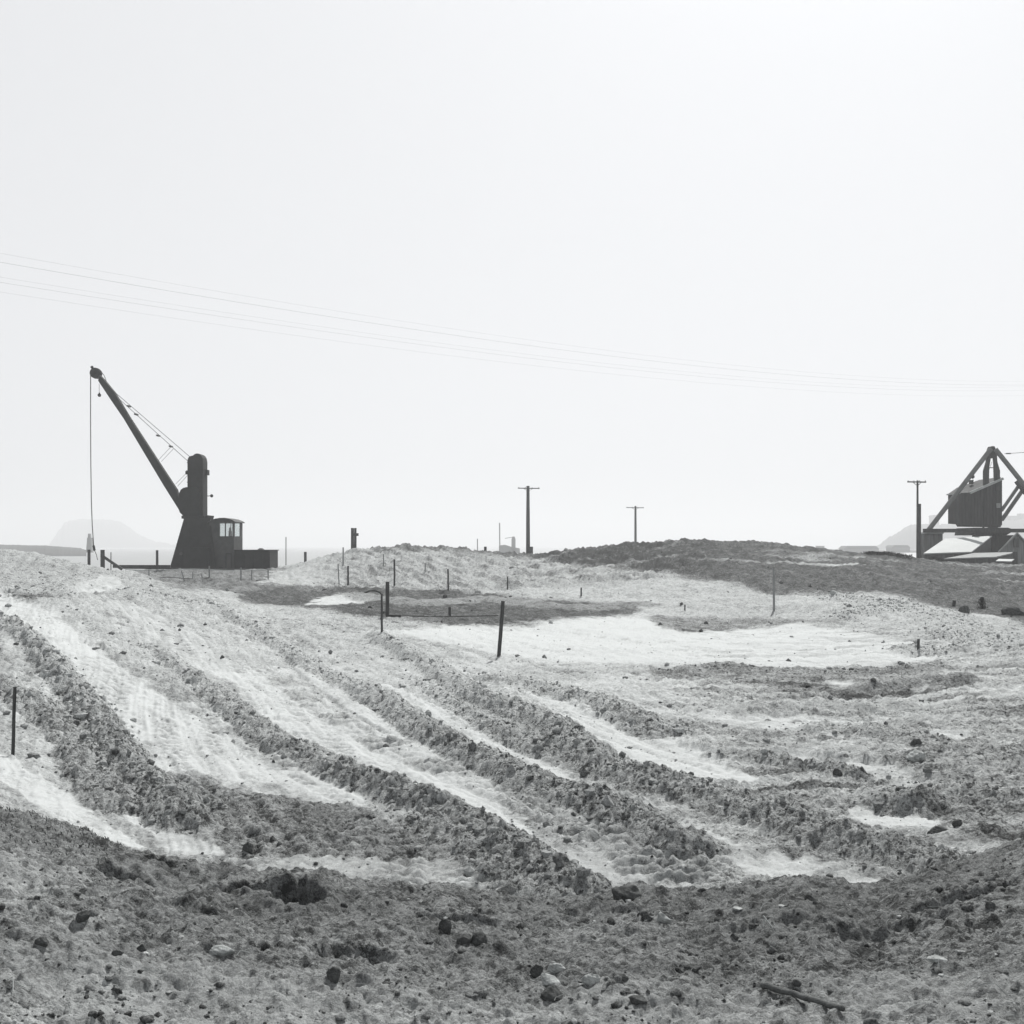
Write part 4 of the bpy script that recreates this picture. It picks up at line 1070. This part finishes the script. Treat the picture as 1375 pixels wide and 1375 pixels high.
# shed B: low grey lean-to
Bq = [P(1268, 749.8, 119), P(1337, 747.6, 119), P(1365, 741.2, 122.5), P(1309, 742.4, 122.5)]
sb = empty('grey_lean_to', Vector((Bq[0].x, 119, gz)), 'low lean-to with a grey roof in front of the pale roofed shed', 'shed')
mb = MB(); quadslab(mb, Bq, .1); mb.build('roof', M['roof2'], sb)
mb = MB(); i0 = Bq[0]+Vector((.6, .2, -.14)); i1 = Bq[1]+Vector((-.1, .2, -.14)); i2 = Bq[2]+Vector((-.1, -.2, -.18)); i3 = Bq[3]+Vector((.1, -.2, -.18))
mb.add([i0, i1, i2, i3, down(i0), down(i1), down(i2), down(i3)], [(0,1,2,3),(4,7,6,5),(0,4,5,1),(1,5,6,2),(2,6,7,3),(3,7,4,0)])
mb.build('wall', M['wall'], sb)
mb = MB(); quadslab(mb, [P(1337, 753.2, 117.5), P(1358, 753.6, 117.5), P(1362, 750.8, 118.6), P(1341, 750.4, 118.6)], .06); o = mb.build('pale_board', M['roof']); tag(o, 'pale flat board leaning low at the right of the grey lean-to', 'board')
# hut C: gabled
hx0, hx1, hxa = P(1339, 741, 126), P(1391, 741, 126), P(1364.6, 714.6, 126)
sc_ = empty('gabled_hut', Vector((hxa.x, 126, gz)), 'gabled board hut at the right edge in front of the derrick pier', 'hut')
mb = MB(); dpt = Vector((1.4, 3.4, 0)); a0 = Vector((hx0.x+.25, 126.1, gz-.4)); a1 = Vector((hx1.x-.25, 126.1, gz-.4)); t0 = Vector((hx0.x+.25, 126.1, hx0.z+.12)); t1 = Vector((hx1.x-.25, 126.1, hx1.z+.12)); ap = Vector((hxa.x, 126.1, hxa.z-.12))
pv = [a0, a1, t1, ap, t0]; mb.add(pv+[p+dpt for p in pv], [(0,1,2,3,4),(9,8,7,6,5)]+[(i, i+5, (i+1) % 5+5, (i+1) % 5) for i in range(5)])
mb.build('wall', M['wall2'], sc_)
mb = MB()
for (e, a) in ((hx0, hxa), (hx1, hxa)):
    quadslab(mb, [e+Vector((0, -.25, 0)), a+Vector((0, -.25, 0)), a+Vector((1.55, 3.8, 0)), e+Vector((1.55, 3.8, 0))], .12)
mb.build('roof', M['roof2'], sc_)
mb = MB(); c = P(1364.5, 729, 125.98); mb.box(tuple(c), (7/F*126, .06, 12/F*126)); mb.build('door', M['wall'], sc_)
mb = MB(); mb.box(tuple(P(1363, 752, 119.5)), (.35, .35, 1.6)); o = mb.build('dark_post', M['timber']); tag(o, 'square dark post at the right end of the grey lean-to', 'post')
# scrub bush beside the sheds: leaf clumps
mb = MB(); rr = random.Random(3)
for _ in range(1600):
    a = rr.uniform(0, 6.28); b = rr.uniform(0, 1.5); r_ = rr.uniform(.3, 1)**.5; c = P(1255, 752.5, 117.2)+Vector((math.cos(a)*math.cos(b)*1.15*r_, math.sin(a)*math.cos(b)*.8*r_, math.sin(b)*.75*r_-.35))
    s_ = rr.uniform(.03, .09); d = Vector((rr.uniform(-1, 1), rr.uniform(-1, 1), rr.uniform(-1, 1))).normalized(); e = d.orthogonal().normalized()
    mb.add([c-d*s_, c+e*s_*.6, c+d*s_, c-e*s_*.6], [(0, 1, 2, 3)])
for k in range(5): mb.tube([P(1255, 762, 117.2), P(1255+(k-2)*4, 748, 117.2)], .03, 5)
o = mb.build('scrub_bush', M['bush']); tag(o, 'dark scrub bush at the foot of the derrick corner pier', 'bush')
# dark stump figure at the foot of the hill
p = gpt(1318.5, 818); Y = p.y; mb = MB()
for k in range(500):
    a = rr.uniform(0, 6.28); h = rr.uniform(0, 1); w_ = .34*(1-h*.65)
    c = p+Vector((math.cos(a)*w_*rr.random(), math.sin(a)*w_*rr.random(), h*.62)); s_ = rr.uniform(.02, .06); d = Vector((rr.uniform(-1, 1), rr.uniform(-1, 1), rr.uniform(-.3, 1.5))).normalized(); e = d.orthogonal().normalized()
    mb.add([c-d*s_, c+e*s_*.6, c+d*s_, c-e*s_*.6], [(0, 1, 2, 3)])
mb.tube([p-Vector((0, 0, .1)), p+Vector((0, 0, .6))], .07, 7, .03)
o = mb.build('small_shrub', M['bush']); tag(o, 'small dark shrub standing at the foot of the dark hill', 'shrub')
# scrub along the hill skyline
mb = MB()
for _ in range(5200):
    px = rr.choice([rr.uniform(1162, 1222), rr.uniform(1165, 1225), min(1225, max(1160, rr.gauss(1188, 14)))]); Y = rr.uniform(104, 109); x = (px-HX)/F*Y; z = float(height(x, Y))
    hmax = .22+.22*max(0, gn(np.array([x*.6]), np.array([3.]), 9)[0]*2); c = Vector((x, Y, z+rr.uniform(0, 1)**1.4*hmax)); s_ = rr.uniform(.03, .09); d = Vector((rr.uniform(-1, 1), rr.uniform(-1, 1), rr.uniform(-.3, 1))).normalized(); e = d.orthogonal().normalized()
    mb.add([c-d*s_, c+e*s_*.6, c+d*s_, c-e*s_*.6], [(0, 1, 2, 3)])
o = mb.build('scrub', M['bush']); tag(o, 'low dark scrub along the skyline of the dark hill', kind='stuff')

# ------------------------------------------------------------------ far land
def hill(name, prof, Y, depth, amp, seed, mat=None):
    n = 400; m = 24; xs_ = np.linspace(prof[0][0], prof[-1][0], n)
    h = np.interp(xs_, [p[0] for p in prof], [p[1] for p in prof]); X = (xs_-HX)/F*Y; H = CZ-(h-HY)/F*Y
    H = H+amp*.5*gn(xs_*.06, X*0+seed, seed)+.35*amp*gn(xs_*.25, X*0+seed, seed+1)+.2*amp*gn(xs_*.8, X*0+seed, seed+2)
    vs = []; fs = []
    for j in range(m):
        t = j/(m-1); s_ = math.sin(math.pi*t)**.6
        for i in range(n):
            e = min(1, i/6, (n-1-i)/6); nz = amp*.8*math.sin(X[i]*.02+t*5)*s_
            vs.append((X[i]*(1+depth*(t-.5)/Y), Y+depth*(t-.5), -2+(max(H[i], 0)+2)*s_*1.0*(e if prof[0][1] < 730 and 0 else 1)+nz*0))
    for j in range(m-1):
        for i in range(n-1): fs.append((j*n+i, j*n+i+1, (j+1)*n+i+1, (j+1)*n+i))
    mb = MB(); mb.add(vs, fs); o = mb.build(name, mat or M['far'], smooth=True); tag(o, kind='structure'); return o
hill('island', [(60,738),(70,726),(78,713),(88,701),(100,698),(120,697),(150,698),(163,701),(175,709),(185,717),(200,724),(225,730),(262,736)], 3300, 500, 7, 3)
hill('headland', [(-400,728),(-100,729),(0,731),(30,732),(60,732.5),(90,734.5),(108,736),(116,739)], 620, 120, .4, 5)
hill('hills', [(1160,739),(1180,731),(1196,721),(1212,710),(1222,705),(1240,703.5),(1262,704),(1290,702),(1330,700),(1375,698),(1500,694),(1800,700)], 1700, 500, 5, 7)
hill('shore', [(1080,741),(1100,737.5),(1160,738),(1190,739),(1400,739),(1700,738)], 900, 100, .4, 9)
# faint tower by the headland
mb = MB(); YT = 600
c = P(119, 740, YT)
root = empty('beacon_tower', Vector((c.x, YT, .2)), 'faint hazy tower at the tip of the low headland', 'tower')
mb.prism([(115.5,742),(117,722),(121.5,722),(123,742)], YT, YT+3); mb.build('tower_body', M['farb'], root)
mb = MB(); mb.prism([(117.8,722),(118.3,716.5),(120.4,716.5),(120.9,722)], YT+.5, YT+2.5); mb.build('lantern', M['farb'], root)
# far structure with mast
YS_ = 640
root = empty('harbour_structure', P(680, 742, YS_), 'faint hazy harbour structure with a thin mast left of the nearest pole', 'structure')
mb = MB(); mb.prism([(686.8,742),(686.8,724),(688,720.5),(691,720.5),(692.2,724),(692.2,742)], YS_, YS_+3); mb.build('stack', M['farb'], root)
mb = MB(); mb.prism([(670,743),(670,732.5),(678,731.5),(686,734),(698,736.5),(698,743)], YS_, YS_+8); mb.build('hull', M['farb'], root)
mb = MB(); mb.tube([P(671.2, 740, YS_), P(670.8, 702, YS_)], .3, 6); mb.build('mast', M['far'], root)
mb = MB(); mb.prism([(678,722.5),(690,720.6),(690,721.4),(678,723.3)], YS_, YS_+1); mb.build('boom', M['farb'], root)
# far buildings
def farb(x0, x1, yt, yb, Y, label, gable=0, name='far_building'):
    root = empty(name, P((x0+x1)/2, yb, Y), label, 'building', 'faint buildings on the far shore')
    mb = MB(); mb.prism([(x0, yb), (x1, yb), (x1, yt), (x0, yt)], Y, Y+14); mb.build('wall', M['farb'], root)
    mb = MB()
    if gable: mb.prism([(x0-.6, yt), (x1+.6, yt), (x1-gable, yt-gable), (x0+gable, yt-gable)], Y-1, Y+15)
    else: mb.prism([(x0-.2, yt), (x1+.2, yt), (x1+.2, yt-.5), (x0-.2, yt-.5)], Y-.5, Y+14.5)
    mb.build('roof', M['far'], root)
farb(1134, 1180, 737, 741, 850, 'long low hazy shed on the far shore right of the dark hill summit', 4)
farb(1102, 1107, 733.5, 741, 850, 'tiny hazy block on the far shore behind the hill', 0)
farb(1252, 1261, 693.5, 706, 1690, 'hazy building on the far hill beside the derrick left leg', 2)
farb(1349, 1354, 692, 704, 1690, 'slim hazy building on the far hill behind the struts', 0)
farb(1357, 1366, 694, 704, 1690, 'broad hazy building on the far hill at the right edge', 1.5)
farb(1371, 1378, 690, 704, 1690, 'tall hazy building cut by the right edge on the far hill', 0)
farb(1198, 1222, 735, 741, 860, 'low hazy shed on the far shore left of the slim pole', 3)

# ------------------------------------------------------------------ haze
HD = .0007
mb = MB(); x = 6100
mb.add([(-x,-x,-10),(x,-x,-10),(x,x,-10),(-x,x,-10),(-x,-x,95),(x,-x,95),(x,x,95),(-x,x,95)], [(0,3,2,1),(4,5,6,7),(0,1,5,4),(1,2,6,5),(2,3,7,6),(3,0,4,7)])
hm = bpy.data.materials.new('haze'); hm.use_nodes = True; nt = hm.node_tree; nt.nodes.clear()
out = nt.nodes.new('ShaderNodeOutputMaterial'); pv = nt.nodes.new('ShaderNodeVolumePrincipled')
pv.inputs['Color'].default_value = (.82, .83, .845, 1); pv.inputs['Density'].default_value = HD; pv.inputs['Anisotropy'].default_value = .25
nt.links.new(pv.outputs[0], out.inputs['Volume'])
hz = mb.build('haze', hm); tag(hz, kind='stuff')

# ------------------------------------------------------------------ light, world, camera
SUN_EL, SUN_AZ = 46, 16          # azimuth measured clockwise from +Y (the view direction)
sd = Vector((math.sin(R(SUN_AZ))*math.cos(R(SUN_EL)), math.cos(R(SUN_AZ))*math.cos(R(SUN_EL)), math.sin(R(SUN_EL))))
sl = bpy.data.lights.new('sun', 'SUN'); sl.energy = 5.0; sl.angle = R(.53); sl.color = (1, .985, .96)
so = bpy.data.objects.new('sun', sl); col.objects.link(so); so.rotation_euler = sd.to_track_quat('Z', 'Y').to_euler(); so.location = (0, 0, 80)
w = bpy.data.worlds.new('World'); scene.world = w; w.use_nodes = True; nt = w.node_tree; nt.nodes.clear(); N = nt.nodes; L = nt.links
sky = N.new('ShaderNodeTexSky'); sky.sky_type = 'NISHITA'; sky.sun_disc = False; sky.sun_elevation = R(SUN_EL); sky.sun_rotation = R(SUN_AZ)
sky.air_density = 1.2; sky.dust_density = 3.5
bw = N.new('ShaderNodeRGBToBW'); L.new(sky.outputs[0], bw.inputs[0])
mr = N.new('ShaderNodeMix'); mr.data_type = 'FLOAT'; mr.inputs[0].default_value = .80; mr.inputs[3].default_value = 8.9
L.new(bw.outputs[0], mr.inputs[2])
tcw = N.new('ShaderNodeTexCoord'); sx = N.new('ShaderNodeSeparateXYZ'); L.new(tcw.outputs['Generated'], sx.inputs[0])
gr = N.new('ShaderNodeMapRange'); gr.interpolation_type = 'SMOOTHSTEP'; gr.inputs['From Min'].default_value = .42; gr.inputs['From Max'].default_value = .95
gr.inputs['To Min'].default_value = 1; gr.inputs['To Max'].default_value = .3; L.new(sx.outputs['Z'], gr.inputs['Value'])
mz = N.new('ShaderNodeMath'); mz.operation = 'MULTIPLY'; L.new(mr.outputs[0], mz.inputs[0]); L.new(gr.outputs[0], mz.inputs[1])
cc = N.new('ShaderNodeCombineColor')
for i, k in enumerate((.978, .99, 1.015)):
    m_ = N.new('ShaderNodeMath'); m_.operation = 'MULTIPLY'; m_.inputs[1].default_value = k; L.new(mz.outputs[0], m_.inputs[0]); L.new(m_.outputs[0], cc.inputs[i])
bg = N.new('ShaderNodeBackground'); bg.inputs['Strength'].default_value = .09
wo = N.new('ShaderNodeOutputWorld'); L.new(cc.outputs[0], bg.inputs[0]); L.new(bg.outputs[0], wo.inputs[0])

cam = bpy.data.cameras.new('camera'); co_ = bpy.data.objects.new('camera', cam); col.objects.link(co_)
co_.location = (0, 0, CZ); co_.rotation_euler = (R(90), 0, 0)
cam.sensor_width = 36; cam.lens = F/1375*36; cam.shift_y = (HY-687.5)/1375; cam.clip_start = .1; cam.clip_end = 20000
scene.camera = co_
scene.render.resolution_x = 1024; scene.render.resolution_y = 1024
scene.view_settings.view_transform = 'Standard'; scene.view_settings.look = 'None'; scene.view_settings.gamma = 1; scene.view_settings.exposure = .12
scene.render.engine = 'CYCLES'
scene.cycles.volume_bounces = 1; scene.cycles.max_bounces = 6
